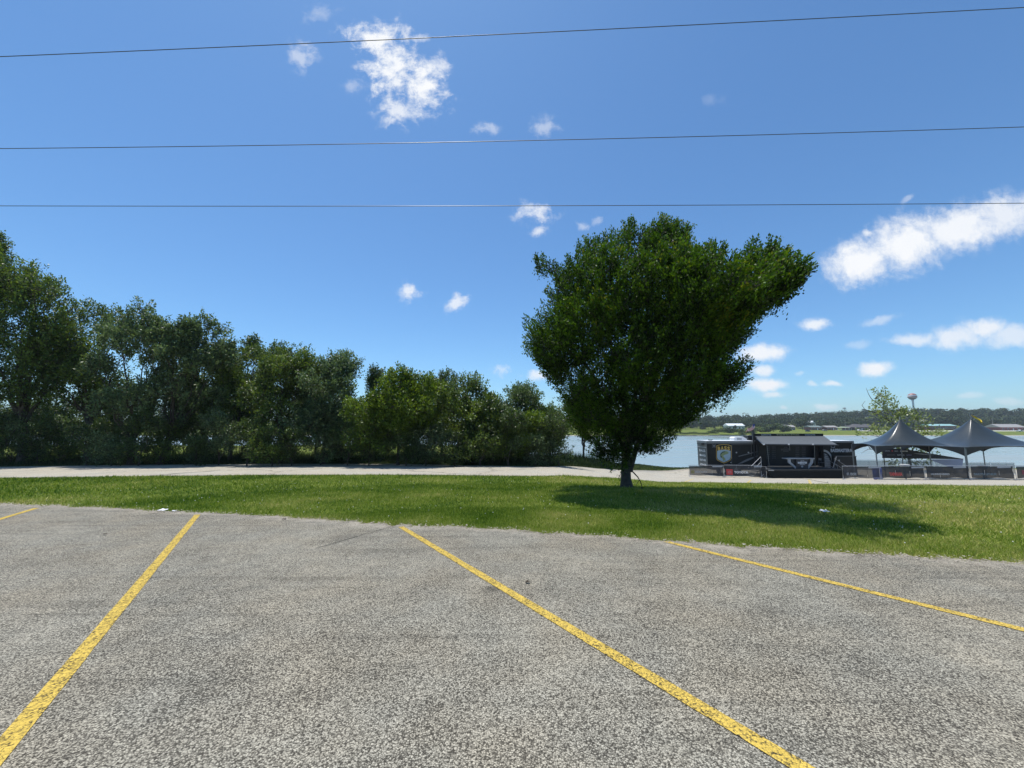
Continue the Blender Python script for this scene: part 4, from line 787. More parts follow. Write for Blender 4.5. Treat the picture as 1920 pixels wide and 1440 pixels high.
# ------------------------------------------------------------------ overhead wires
wire_m = mat('wire', (.05, .05, .055), .5, .1, 3)
def wire(pts, Y, label, r=.011):
    q = [P(px, py, Y) for px, py in pts]; xs_ = np.array([p[0] for p in q]); zs_ = np.array([p[2] for p in q]); cf = np.polyfit(xs_, zs_, 2); X = np.linspace(-34, 34, 60); m = MB()
    m.tube([(x, Y, np.polyval(cf, x)) for x in X], r, 5); tag(m.build('overhead_wire', wire_m), label, 'wire', 'overhead power wires')
wire([(0, 106), (480, 86), (960, 63), (1920, 14)], 13.6, 'topmost overhead wire, sloping up to the right', .0145)
wire([(0, 278.5), (480, 273), (960, 264), (1920, 238)], 13.6, 'middle overhead wire, rising slightly to the right', .013)
wire([(0, 386), (960, 386), (1440, 384), (1920, 381)], 13.6, 'lowest overhead wire, almost level above the lawn tree', .012)

# ------------------------------------------------------------------ stage trailer
blk = mat('black_wrap', (.009, .011, .012), .45, .25, 1.2, spec=.25); blk2 = mat('charcoal_panel', (.028, .032, .036), .45, .15, 2); cornice_m = mat('grey_trim', (.16, .17, .17), .4, .08); lgrey = mat('light_grey_print', (.36, .38, .40), .5, .08)
dgrey = mat('dim_grey_print', (.12, .13, .14), .5, .08); wprint = mat('white_print', (.75, .76, .77), .5, .04); gold = mat('gold_print', (.55, .36, .07), .45, .08); skyb = mat('crest_blue', (.30, .42, .50), .5, .08); fishg = mat('fish_green', (.22, .28, .13), .5, .3, 9); fishd = mat('fish_dark', (.03, .06, .04), .5, .2)
awn_m = mat('awning_fabric', (.095, .105, .11), .7, .08, 2, .2, 60); alu = mat('aluminium', (.36, .37, .38), .45, .06, 3, metal=.4); white_rail = mat('white_rail', (.75, .75, .74), .4, .05)
YF = 37.0
gz = float(H(22, 36.5))
def zz(py, Y, px=1500): return P(px, py, Y)[2]
def xx(px, Y, py=850): return P(px, py, Y)[0]
def plate(pts_px, Y, thick=.03):
    m = MB(); m.prism([P(x, y, Y) for x, y in pts_px], (0, thick, 0)); return m
tr = thing('stage_trailer', 'long black event stage trailer with a grey awning and printed fishing crest by the lake', 'trailer', (xx(1460, YF), YF, gz))
xl, xr = xx(1326.5, YF), xx(1602, YF); zt = zz(831.5, YF); ztr = zz(827.3, YF)
m = MB(); m.box(xl, xx(1418, YF), YF, YF+1.9, gz+.75, ztr); m.build('body', blk, tr)
m = MB(); m.box(xl-.02, xx(1416, YF), YF-.05, YF, zt, ztr+.01); m.box(xl-.05, xl, YF-.05, YF+1.9, zt+.02, ztr+.01); m.build('cornice', cornice_m, tr)
m = MB(); m.box(xl-.04, xx(1417, YF), YF-.04, YF+1.93, ztr+.01, ztr+.05); m.build('roof', wprint, tr)
# left end wall with its print
m = MB(); m.box(xl-.03, xl, YF+.02, YF+1.88, gz+.8, zt); ew = m.build('end_wall', mat('grey_end_panel', (.085, .09, .09), .5, .1), tr)
for py, hgt_, tx in ((844.5, .22, 'B.A.S.S.'), (853.5, .17, 'BIG'), (862, .17, 'LIVE'), (870.5, .17, 'STAGE')):
    lettering(tx, (xl-.03, YF+1.45, zz(py, YF+1)), (xl-.03, YF+.3, zz(py, YF+1)), hgt_, wprint, ew, .012, bold=.03)
m = MB(); m.box(xl-.05, xl-.03, YF+.1, YF+1.8, zz(839.5, YF), zz(838.7, YF)); m.build('trim_strip', lgrey, ew)
m = MB(); m.box(xl-.28, xl-.03, YF+.5, YF+1.4, ztr-.35, ztr-.2); m.build('marker_box', blk2, tr)
# chassis and wheels, mostly hidden
m = MB(); m.box(xl+.6, xr-.5, YF+.3, YF+1.6, gz+.5, gz+.75); m.build('chassis', blk2, tr)
for k in range(4):
    cx = xl+1.4+(k % 2)*1.3+(k//2)*9.2; m = MB(); m.prism([(cx+.45*math.cos(t), YF+.1, gz+.46+.45*math.sin(t)) for t in np.arange(16)*math.pi/8], (0, .3, 0)); wh_ = m.build('wheel', tyre_m, tr)
    m = MB(); m.prism([(cx+.24*math.cos(t), YF+.08, gz+.46+.24*math.sin(t)) for t in np.arange(12)*math.pi/6], (0, .1, 0)); m.build('rim', chrome, wh_)
# air conditioner and roof vent
ac = MB(); Ya = YF+.7; prof = [(1377, 826.5), (1376, 821), (1379, 819.2), (1394, 819.2), (1400.5, 823), (1400, 826.5)]
ac.prism([P(x, y, Ya) for x, y in prof], (0, .8, 0)); a_ = ac.build('air_conditioner', wprint, tr)
plate([(1382, 825), (1382, 821.3), (1391, 821.3), (1391, 825)], Ya-.015, .02).build('grille', lgrey, a_)
m = MB(); m.tube([P(1328.5, 823, Ya), P(1329, 825, Ya), P(1335, 825, Ya), P(1335.5, 823, Ya)], .04, 5); m.build('roof_handle', blk2, tr)
# doors and panel seams
for x0_, x1_ in ((1372, 1411.5),):
    m = MB()
    for (a0, b0, a1, b1) in ((x0_, 833.5, x1_, 834), (x0_, 834, x0_+.5, 885), (x1_-3, 834, x1_-2.5, 855), (x1_+7, 834, x1_+7.5, 862)): m.prism([P(a0, b0, YF-.012), P(a1, b0, YF-.012), P(a1, b1, YF-.012), P(a0, b1, YF-.012)], (0, .015, 0))
    m.build('panel_seam', dgrey, tr)
for px, py in ((1381, 848.5), (1403.5, 848.5)): m = MB(); c_ = P(px, py, YF-.03); m.prism([(c_[0]+.07*math.cos(t), YF-.03, c_[2]+.07*math.sin(t)) for t in np.arange(8)*math.pi/4], (0, .03, 0)); m.build('latch', lgrey, tr)
plate([(1384, 855), (1420, 846.2), (1420, 847.5), (1386, 856.2)], YF-.015, .012).build('printed_stripe', dgrey, tr)
plate([(1383, 870), (1392, 868.5), (1421, 855.8), (1421, 853.5), (1400, 861)], YF-.018, .014).build('printed_stripe', dgrey, tr)
m = MB(); fr_ = [(1335.5, 833.5), (1342, 833.5), (1342, 839), (1335.5, 839)]
for (p_, q_) in zip(fr_, fr_[1:]+fr_[:1]): m.tube([P(*p_, YF-.02), P(*q_, YF-.02)], .02, 4)
bx_ = m.build('badge', dgrey, tr); lettering('M', P(1337.2, 836.2, YF), P(1340.4, 836.2, YF), .12, lgrey, bx_, .02)
# crest
def shield(s, dy=0): 
    cx, cy = 1357.3, 850.8; q = [(-14.2, -15), (-9, -17), (0, -18), (9, -17), (14.2, -15), (14.4, 8), (12.5, 12), (7, 15), (0, 18), (-7, 15), (-12.5, 12), (-14.4, 8)]
    return [(cx+x*s, cy+y*s+dy) for x, y in q]
cst = plate(shield(1.0), YF-.02, .015).build('crest', gold, tr)
plate(shield(.94), YF-.03, .012).build('crest_field', blk, cst); plate(shield(.885), YF-.038, .01).build('crest_border', skyb, cst)
plate([(1344.9, 836.3), (1350, 834.5), (1357.3, 833.8), (1364.6, 834.5), (1369.7, 836.3), (1369.9, 845.5), (1364, 843.7), (1357.3, 843), (1350.6, 843.7), (1344.7, 845.5)], YF-.046, .01).build('crest_head', blk, cst)
for i, ch in enumerate('BASS'):
    xa = 1345.6+i*6.0; dy = (1.0, .1, .1, 1.0)[i]
    lettering(ch, P(xa, 839.9+dy, YF-.05), P(xa+5.0, 839.9+dy, YF-.05), .36, gold, cst, .008, bold=.05)
fish = [(1364.5, 846.5), (1360, 845.8), (1355, 847), (1351.2, 850), (1350, 854), (1351.5, 857), (1354, 859), (1356, 862), (1357, 866), (1358.5, 862), (1360.5, 865), (1360, 860), (1357, 856.5), (1356.5, 854), (1359, 852.5), (1363, 851.5), (1366.5, 849.5)]
plate(fish, YF-.052, .01).build('fish', fishg, cst)
plate([(1360, 845.8), (1355, 846.8), (1351.2, 849.8), (1350, 854), (1352, 852), (1354.5, 849.2), (1360, 847.3)], YF-.06, .01).build('fish_back', fishd, cst)
plate([(1350.5, 854.5), (1353, 855), (1354.5, 858.5), (1351.3, 857.5)], YF-.06, .01).build('fish_fin', fishd, cst)
m = MB(); c_ = P(1370.5, 867.2, YF-.03); m.prism([(c_[0]+.05*math.cos(t), YF-.03, c_[2]+.05*math.sin(t)) for t in np.arange(8)*math.pi/4], (0, .02, 0)); m.build('latch', lgrey, tr)
# stage box
Yb_ = 38.1; zf = zz(880.3, 34.4); x_l = xx(1418, YF); x_r = xx(1545, YF)
m = MB(); m.box(x_l, x_r, Yb_, Yb_+.8, gz+.75, zz(817.5, YF)); bw_ = m.build('back_wall', mat('stage_backdrop', (.022, .026, .03), .5, .2, 1), tr)
m = MB(); m.box(xx(1413.5, YF), xx(1546.5, YF), YF-.02, YF+.18, zz(817.9, YF), zz(813, YF)); hd = m.build('header_sign', blk, tr)
lettering('BASSMASTER', P(1427, 815.4, YF), P(1446, 815.4, YF), .12, lgrey, hd, .03, bold=.05); lettering('Big Bass. Big Stage. Big Dreams.', P(1456, 815.4, YF), P(1498.5, 815.4, YF), .12, mat('pale_yellow_print', (.55, .55, .30), .5), hd, .03, bold=.03)
lettering('BASSMASTER', P(1509, 815.4, YF), P(1528.5, 815.4, YF), .12, lgrey, hd, .03, bold=.05)
m = MB(); m.box(x_l-.06, xx(1436, 36.6), 36.5, 36.6, gz+.2, zz(832, YF)); m.build('wing_panel', blk, tr)
m = MB(); m.box(xx(1412.8, YF), xx(1415.6, YF), YF-.06, YF+.06, zf, zz(806, YF)); m.build('corner_post', blk2, tr)
# awning
aw = [P(1415.5, 817.8, YF-.1), P(1545.5, 817.8, YF-.1), P(1571, 834, 35.1), P(1432.5, 832.8, 35.1)]
m = MB(); ny2 = 7; nx2 = 12; V = []
for j in range(ny2):
    for i in range(nx2):
        a, b_ = i/(nx2-1), j/(ny2-1); p_ = (aw[0]*(1-a)+aw[1]*a)*(1-b_)+(aw[3]*(1-a)+aw[2]*a)*b_; p_ = p_-np.array([0, 0, .05*math.sin(b_*math.pi)*(1+.3*math.sin(a*9))]); V.append(p_)
V2 = [v-np.array([0, 0, .03]) for v in V]; n_ = len(V); fs = [(j*nx2+i, (j+1)*nx2+i, (j+1)*nx2+i+1, j*nx2+i+1) for j in range(ny2-1) for i in range(nx2-1)]
m.add(V+V2, fs+[tuple(k+n_ for k in reversed(f)) for f in fs]); awo = m.build('awning', awn_m, tr, smooth=True)
m = MB(); m.tube([aw[3]-[.05, 0, .03], aw[2]+[.05, 0, -.03]], .06, 8); m.build('front_bar', blk2, awo)
for px in (1433.5, 1570):
    pass
m = MB(); m.tube([aw[0]+[.15, 0, -.25], aw[3]+[.0, .05, -.06]], .035, 5); m.build('awning_arm', alu, tr); m = MB(); m.tube([aw[1]+[-.1, 0, -.3], aw[2]+[-.05, .05, -.06]], .035, 5); m.build('awning_arm', alu, tr)
for (a, b_) in (((1438, 835), (1443, 880)), ((1527, 834), (1528.5, 880)), ((1480, 833.5), (1481, 842))):
    m = MB(); m.tube([P(*a, 35.2), P(*b_, 35.2)], .022, 5); m.build('awning_leg', mat('dark_metal', (.12, .14, .14), .4), tr)
for px in (1432.5, 1479, 1524.5): m = MB(); c_ = P(px, 833.3, 35.02); m.box(c_[0]-.06, c_[0]+.06, 34.98, 35.06, c_[2]-.05, c_[2]+.05); m.build('bracket', wprint, tr)
# backdrop print
rg = np.random.default_rng(4)
words = ['TOYOTA', 'LOWRANCE', 'MERCURY', 'YAMAHA', 'SKEETER', 'NITRO', 'MINN KOTA', 'HUMMINBIRD', 'POWER-POLE', 'RANGER', 'RAPALA', 'TRITON', 'ST. CROIX', 'DAKOTA LITHIUM']
k = 0
for cx in (1440, 1451, 1495, 1507):
    for r_i in range(7 if cx < 1460 else 6):
        py = 838.2+r_i*3.45+(0 if cx < 1460 else .3); lettering(words[k % 14], P(cx-3.6, py, Yb_), P(cx+3.8, py, Yb_), .085, dgrey, bw_, .012, bold=.05); k += 1
lettering('BASSMASTER', P(1464, 842.8, Yb_), P(1482.5, 842.8, Yb_), .2, dgrey, bw_, .012, bold=.06); lettering('ELITE', P(1470, 839.3, Yb_), P(1476.5, 839.3, Yb_), .1, dgrey, bw_, .012, bold=.06); lettering('SERIES', P(1468, 846, Yb_), P(1478.5, 846, Yb_), .11, dgrey, bw_, .012, bold=.06)
m = MB(); m.box(xx(1438, Yb_-.2), xx(1485, Yb_-.2), Yb_-.25, Yb_-.2, zz(875, Yb_), zz(874.3, Yb_)); m.build('bench_rail', dgrey, tr)
# doorway and right wing
m = MB(); m.box(xx(1530, YF+.5), xx(1544, YF+.5), YF+.45, YF+.5, zf, zz(835, YF)); m.build('doorway', mat('doorway_shade_black', (.004, .005, .006), .8), tr)  # near-black sheet; the shade inside the opening is put into its colour
m = MB(); m.box(xx(1544, YF), xr, YF, YF+1.9, zz(858, YF)-1.2, ztr); rb = m.build('body', blk, tr)
m = MB(); m.box(xx(1546, YF), xr+.03, YF-.04, YF, zz(830, YF), ztr+.01); m.box(xr-.14, xr+.03, YF-.04, YF, zz(855, YF), zz(830, YF)); m.build('cornice', cornice_m, tr)
m = MB(); m.box(xx(1546, YF), xr+.02, YF-.03, YF+1.93, ztr+.01, ztr+.05); m.build('roof', wprint, tr)
lettering('BASSMASTER', P(1557, 844.6, YF), P(1593, 844.6, YF), .33, mat('silver_print', (.5, .52, .54), .5), rb, .03, bold=.05)
m = MB(); c_ = P(1595.5, 844.5, YF-.03); m.prism([(c_[0]+.11*math.cos(t), YF-.03, c_[2]+.15*math.sin(t)) for t in np.arange(10)*math.pi/5], (0, .02, 0)); m.build('emblem', lgrey, rb)
m = MB(); fr_ = [(1558.5, 834.5), (1565, 834.5), (1565, 839), (1558.5, 839)]
for (p_, q_) in zip(fr_, fr_[1:]+fr_[:1]): m.tube([P(*p_, YF-.02), P(*q_, YF-.02)], .02, 4)
m.build('badge', lgrey, rb)
m = MB(); m.box(xx(1568, 36.4), xx(1604.5, 36.4), 36.4, YF+1.2, gz+.05, zz(855.3, 36.4)); so = m.build('slide_out', mat('matte_black', (.013, .015, .017), .6, .15), tr)
m = MB(); m.box(xx(1568, 36.4)-.02, xx(1604.5, 36.4)+.02, 36.36, 36.4, zz(856, 36.4), zz(854.9, 36.4)); m.build('edge_trim', dgrey, so)
m = MB(); m.tube([P(1568.3, 856, 36.34), P(1561, 880, 36.34)], .03, 5); m.build('edge_trim', lgrey, so)
m = MB(); c_ = P(1573.5, 863.5, 36.35); m.prism([(c_[0]+.06*math.cos(t), 36.34, c_[2]+.08*math.sin(t)) for t in np.arange(8)*math.pi/4], (0, .05, 0)); m.build('latch', lgrey, so)
# white arc and stepped stripes printed on the right panel
def arc(cx, cy, rx, ry, t0, t1, w0, w1, Y):
    t = np.linspace(t0, t1, 14); o1 = [(cx+rx*math.cos(a), cy-ry*math.sin(a)) for a in t]; o2 = [(cx+(rx-w0-(w1-w0)*i/13)*math.cos(a), cy-(ry-(w0+(w1-w0)*i/13)*1.3)*math.sin(a)) for i, a in enumerate(t)]
    m = MB(); 
    for i in range(13): m.prism([P(*o1[i], Y), P(*o1[i+1], Y), P(*o2[i+1], Y), P(*o2[i], Y)], (0, .012, 0))
    return m
arc(1544, 866, 17.5, 23, R(88), R(6), 3.0, 2.2, YF-.02).build('printed_arc', lgrey, rb)
pm_ = MB(); pm_.prism([P(x, y, YF-.012) for x, y in ((1544.8, 848.5), (1551, 852), (1556.5, 861), (1557.5, 878.5), (1547, 878.5))], (0, .008, 0)); pm_.build('printed_panel', dgrey, rb)
for k in range(7):
    py = 851.5+k*3.9; x1_ = min(1557, 1549+k*2.6); m = MB(); m.prism([P(x, y, YF-.024) for x, y in ((1547, py), (x1_, py), (x1_+.3, py+2.2), (1547, py+2.2))], (0, .01, 0)); m.build('printed_stripe', lgrey, rb)
# deck
m = MB(); m.box(xx(1434, 34.4), xx(1580, 34.4), 34.4, YF+1.1, zf-.12, zf); dk = m.build('stage_deck', mat('deck_black', (.02, .023, .025), .6, .2), tr)
gs = float(H(xx(1500, 34.4), 34.4)); m = MB(); L0 = [P(1446, 0, 34.38)[0], 34.38]; xa_, xb_ = xx(1436, 34.38), xx(1580, 34.38); m.prism([(xa_, 34.36, zf-.12), (xb_, 34.36, zf-.12), (xb_, 34.36, gs-.02), (xx(1447, 34.38), 34.36, gs-.02)], (0, .03, 0))
sk = m.build('skirt', mat('skirt_fabric', (.009, .012, .013), .7, .15, spec=.2), tr)
m = MB(); m.prism([(xa_, 34.37, zf-.12), (xx(1447, 34.38), 34.37, gs), (xx(1430, 37), 37.0, gs), (xx(1430, 37), 37.0, zf-.12)], (.02, 0, 0)); m.build('skirt', blk2, tr)
m = MB(); m.box(xx(1439, 34.3), xx(1449, 34.3), 34.3, 34.36, zf-.1, zf-.03); m.build('deck_edge', alu, tr)
# lectern desk on the stage
pdm = thing('stage_desk', 'black and grey weigh-in desk with angled grey brackets standing on the stage', 'desk', (xx(1501, 35.2), 35.2, zf))
m = MB(); m.prism([P(x, y, 35.1) for x, y in ((1474.5, 859), (1527.5, 859), (1527.5, 860.8), (1474.5, 860.8))], (0, .6, 0)); m.build('desk_top', lgrey, pdm)
plate([(1477.2, 860.9), (1482.8, 860.9), (1482.8, 866.5), (1494, 876.5), (1493.5, 880.3), (1478.2, 867.5)], 35.15, .1).build('bracket', lgrey, pdm)
plate([(1525.3, 860.9), (1519.7, 860.9), (1519.7, 866.5), (1515, 873), (1515.5, 880.3), (1524.6, 868)], 35.15, .1).build('bracket', lgrey, pdm)
fp = plate([(1493, 861), (1515.5, 861), (1515.5, 880.3), (1493, 880.3)], 35.12, .3).build('front_panel', mat('desk_panel', (.04, .04, .045), .5, .2), pdm)
plate([(1484, 861), (1519, 861), (1519, 866.5), (1514, 880), (1496, 880), (1484, 867)], 35.3, .1).build('side_panel', blk2, pdm)
lettering('BASSMASTER', P(1495.5, 867.5, 35.1), P(1513, 867.5, 35.1), .17, wprint, fp, .02, bold=.06); lettering('ELITE', P(1501, 864.3, 35.1), P(1507.5, 864.3, 35.1), .1, lgrey, fp, .02, bold=.06); lettering('SERIES', P(1499, 870.6, 35.1), P(1509.5, 870.6, 35.1), .11, lgrey, fp, .02, bold=.06)
plate([(1502.3, 873.5), (1504.3, 872.8), (1506.3, 873.5), (1506, 875.7), (1504.3, 876.8), (1502.6, 875.7)], 35.1, .02).build('emblem', lgrey, fp)
ch = thing('folding_chair', 'grey folding chair in the dark doorway of the stage', 'chair', (xx(1539, 36.2), 36.2, zf))
a = P(1536.5, 880, 36.2); b_ = P(1542, 880, 36.2); s_ = zf
m = MB(); m.tube([(a[0], 36.2, s_), (a[0], 36.2, s_+.85), (b_[0], 36.2, s_+.85), (b_[0], 36.2, s_)], .015, 5); m.build('frame', dgrey, ch)
m = MB(); m.box(a[0], b_[0]+.1, 36.0, 36.3, s_+.42, s_+.45); m.build('seat', dgrey, ch); m = MB(); m.box(a[0], b_[0], 36.22, 36.24, s_+.65, s_+.85); m.build('backrest', dgrey, ch)

# stairs with rails at both ends of the stage
def stairs(label, xa, xb, Ya, Yb2, ztop, m_, n=4, rails=True):
    """steps descending from (xa) at ztop to the ground at xb"""
    g = float(H(xb, Ya)); o = thing('stage_steps', label, 'steps', ((xa+xb)/2, Ya, g))
    for k in range(n):
        z = ztop-(ztop-g)*(k+1)/(n+1); x = xa+(xb-xa)*(k+.5)/n; w_ = abs(xb-xa)/n; m = MB(); m.box(x-w_/2-.03, x+w_/2+.03, Ya, Yb2, z-.04, z); m.build('tread', alu, o)
    for Yr in ((Ya, Yb2) if m_ is alu else (Ya,)):
        m = MB(); m.tube([(xa, Yr, ztop-.1), (xb, Yr, g+.03)], .035, 5); m.build('stringer', alu, o)
        m = MB(); m.tube([(xa, Yr, ztop), (xa, Yr, ztop+.95), (xb, Yr, g+1.0), (xb, Yr, g)], .02, 6); m.tube([(xa, Yr, ztop+.5), (xb, Yr, g+.5)], .014, 5); m.build('handrail', m_, o)
    return o
stairs('aluminium steps with handrails going down at the right end of the stage', xx(1558, 35.2), xx(1581, 35.2), 34.9, 36.0, zf, alu, 4)
stairs('steps with white handrails going down at the left end of the stage', xx(1426, 35.7), xx(1407, 35.7), 35.7, 36.4, zf+.05, white_rail, 4)
m = MB(); a, b_ = P(1427, 884, 34.9), P(1440, 880.5, 34.6); m.tube([a, b_], .03, 6); m.tube([P(1428, 893, 34.8), P(1440, 881.5, 34.6)], .025, 6); m.tube([P(1427, 884, 34.9), P(1428, 893, 34.8)], .025, 6)
tag(m.build('brace_frame', alu), 'small aluminium brace frame at the left foot of the stage', 'frame')

# flag
red_m = mat('flag_red', (.45, .06, .07), .8, .1, 6); whf = mat('flag_white', (.75, .72, .72), .8, .05, 6); blf = mat('flag_blue', (.04, .06, .2), .8)
fl = thing('national_flag', 'small red and white striped flag drooping from a thin pole above the trailer', 'flag', P(1413.5, 828, YF))
m = MB(); m.tube([P(1413.5, 828, YF), P(1416.5, 794, YF)], .022, 6, .012); m.build('pole', blk2, fl)
A = P(1416, 795, YF-.02); B = P(1415.5, 803.5, YF-.02); C = P(1397.5, 811.2, YF-.3); D = P(1401, 803.5, YF-.25)
V = []; ni, nj = 14, 14
for j in range(nj):
    for i in range(ni):
        a_, b2 = i/(ni-1), j/(nj-1); p_ = (A*(1-a_)+D*a_)*(1-b2)+(B*(1-a_)+C*a_)*b2; V.append(p_+np.array([0, .12*math.sin(a_*9+b2*4)*(.3+a_), .07*math.sin(a_*7+b2*2)]))
m = MB(); m.v = [tuple(v) for v in V]
for j in range(nj-1):
    for i in range(ni-1): m.f.append((j*ni+i, j*ni+i+1, (j+1)*ni+i+1, (j+1)*ni+i)); m.mi.append(2 if (i < 4 and j < 7) else j % 2)
m.build('cloth', [red_m, whf, blf], fl)

# ------------------------------------------------------------------ crowd barriers with printed mesh banners
rail_m = mat('galvanised_rail', (.55, .56, .57), .35, .08, 3, metal=.6); ban_m = mat('banner_mesh', (.05, .052, .058), .75, .15, 2, alpha=.82); ban_d = mat('dark_banner_mesh', (.022, .026, .032), .75, .15, 2, alpha=.93); ban_back = mat('grey_banner_mesh', (.10, .12, .115), .8, .15, 2, alpha=.62)
redp = mat('red_print', (.5, .06, .06), .6, .1); rg = np.random.default_rng(15)
def barrier(label, p0, p1, h_=1.07, bm=ban_m, word=None, wcol=None, span=(.2, .6), wh_=.22, badge=None, tagx=None, nbar=2, group='barriers', drape=True, htag=.11):
    a, b_ = np.array(p0[:2]), np.array(p1[:2]); d = (b_-a)/np.linalg.norm(b_-a); nn = np.array([d[1], -d[0]]); L_ = np.linalg.norm(b_-a)
    za, zb_ = float(H(*a)), float(H(*b_)); c = (a+b_)/2; o = thing('crowd_barrier', label, 'barrier', (c[0], c[1], (za+zb_)/2), group)
    def W(s, z, off=0): q = a+d*s*L_+nn*off; return np.array([q[0], q[1], za*(1-s)+zb_*s+.04+z])
    m = MB(); m.tube([W(0, 0), W(0, h_), W(1, h_), W(1, 0)], .021, 6); m.tube([W(0, .13), W(1, .13)], .016, 6)
    m.build('frame', rail_m, o)
    for k in range(nbar): s = (k+1)/(nbar+1); m = MB(); m.tube([W(s, .13, .012), W(s, h_, .012)], .011, 5); m.build('upright', rail_m, o)
    for s in (.03, .97): m = MB(); q0 = W(s, -.02, -.28); q1 = W(s, -.02, .28); m.tube([q0+[0, 0, .0], W(s, .06, 0), q1], .02, 5); m.build('foot', rail_m, o)
    nx3, nz3 = 26, 8; V = []; ph = rg.uniform(0, 6, 3)
    for j in range(nz3):
        for i in range(nx3):
            s, t_ = i/(nx3-1), j/(nz3-1); off = .03+.035*math.sin(s*17+t_*5+ph[0])*math.sin(t_*3.1)+.022*math.sin(s*31-t_*9+ph[1])*t_*(1-t_)*4; sag = .03*math.sin(s*math.pi*3+ph[2])*(1-t_)
            V.append(W(.015+.97*s, .14+sag+(h_-.2)*t_, off))
    m = MB(); m.v = [tuple(v) for v in V]; m.f = [(j*nx3+i, j*nx3+i+1, (j+1)*nx3+i+1, (j+1)*nx3+i) for j in range(nz3-1) for i in range(nx3-1)]; m.mi = [0]*len(m.f)
    bn = m.build('banner', bm, o, smooth=True)
    upv = (0, 0, 1)
    if word: lettering(word, W(span[0], h_*.42, .09), W(span[1], h_*.42, .09), wh_, wcol, bn, .0, bold=.045)
    if badge:
        s0, s1, bm_, z0_, z1_ = badge; m = MB(); r_ = .03; m.prism([W(s0, z0_, .085), W(s1, z0_, .085), W(s1, (z0_+z1_)/2, .085), W(s1, z1_, .085), W(s0, z1_, .085)], (nn[0]*.01, nn[1]*.01, 0)); bd = m.build('badge', bm_, bn)
        cc = W((s0+s1)/2, (z0_+z1_)/2, .1); m = MB(); q_ = []
        for t in np.arange(12)*math.pi/6: q_.append((cc[0]+d[0]*.13*math.cos(t), cc[1]+d[1]*.13*math.cos(t), cc[2]+.08*math.sin(t)))
        if bm_ is redp: m.tube(q_+[q_[0]], .012, 4); m.build('emblem', lgrey, bn)
    if tagx: 
        m = MB(); m.prism([W(tagx[0], h_-.06, .06), W(tagx[1], h_-.05, .06), W(tagx[1], h_-.06-htag*.8, .07), W(tagx[0], h_-.06-htag, .07)], (nn[0]*.01, nn[1]*.01, 0)); m.build('tape_strip', lgrey, bn)
    return o
def GP(px, py, Y): q = P(px, py, Y); return (q[0], Y)
LB = [(1291.5, 36.0), (1357, 35.5), (1427.5, 34.9)]
barrier('left barrier with a pale crest and MINN KOTA banner, ending near the lake bank', GP(LB[0][0], 885, LB[0][1]), GP(LB[1][0], 885, LB[1][1]), 1.05, ban_m, 'MINN KOTA', lgrey, (.18, .52), .17, (.06, .15, mat('olive_print', (.25, .23, .1), .7), .3, .58), (.68, .97))
barrier('barrier with a red square and the TOYOTA banner before the trailer', GP(1358, 885, 35.48), GP(LB[2][0], 885, LB[2][1]), 1.08, ban_m, 'TOYOTA', wprint, (.26, .64), .2, (.05, .22, redp, .22, .72), (.80, .99))
barrier('short dark barrier turned towards the left foot of the stage', GP(1428, 885, 34.9), GP(1437, 885, 34.5), 1.0, ban_d, nbar=0)
RB = [(1580, 29.4), (1649.5, 28.7), (1652, 28.6), (1733, 28.1), (1735, 28.05), (1816.5, 27.6), (1819, 27.5), (1900, 27.1), (1904, 27.0), (1985, 26.5)]
barrier('see-through barrier with a faint ST. CROIX banner at the right foot of the stage', GP(RB[0][0], 885, RB[0][1]), GP(RB[1][0], 885, RB[1][1]), 1.0, ban_m, 'ST. CROIX', lgrey, (.09, .36), .2, None, (.70, 1.0))
barrier('dark barrier with a red YAMAHA banner in front of the left tent leg', GP(RB[2][0], 885, RB[2][1]), GP(RB[3][0], 885, RB[3][1]), 1.0, ban_d, 'YAMAHA', redp, (.16, .47), .26, None, (.70, .98))
barrier('dark barrier with white HUMMINBIRD lettering between the two tents', GP(RB[4][0], 885, RB[4][1]), GP(RB[5][0], 885, RB[5][1]), 1.0, ban_d, 'HUMMINBIRD', lgrey, (.10, .53), .13, None, (.64, .93))
barrier('dark barrier with dim DAKOTA LITHIUM lettering below the right tent', GP(RB[6][0], 885, RB[6][1]), GP(RB[7][0], 885, RB[7][1]), 1.0, ban_d, 'DAKOTA LITHIUM', mat('dull_blue_print', (.14, .2, .24), .6), (.05, .57), .16, None, (.62, .93))
barrier('dark barrier cut by the right frame edge with a small round red print', GP(RB[8][0], 885, RB[8][1]), GP(RB[9][0], 885, RB[9][1]), 1.0, ban_d, None, None, badge=(.12, .2, mat('dull_red_print', (.22, .05, .07), .6), .4, .68))
for a_, b_, lab in [((1605, 40.5), (1682, 40), 'plain grey barrier behind the left tent, next to the trailer end'), ((1684, 40), (1752, 39.6), 'plain grey barrier behind the left tent, near the tree trunk'), ((1754, 39.6), (1797, 36.5), 'plain grey barrier turning towards the camera under the sponsor canopy'), ((1804, 37.6), (1857, 37.5), 'plain grey barrier behind the right tent, left one of two'), ((1858, 37.5), (1903, 37.3), 'plain grey barrier behind the right tent, right one of two')]:
    barrier(lab, GP(a_[0], 880, a_[1]), GP(b_[0], 880, b_[1]), 1.15, ban_back, group='barriers behind the tents')

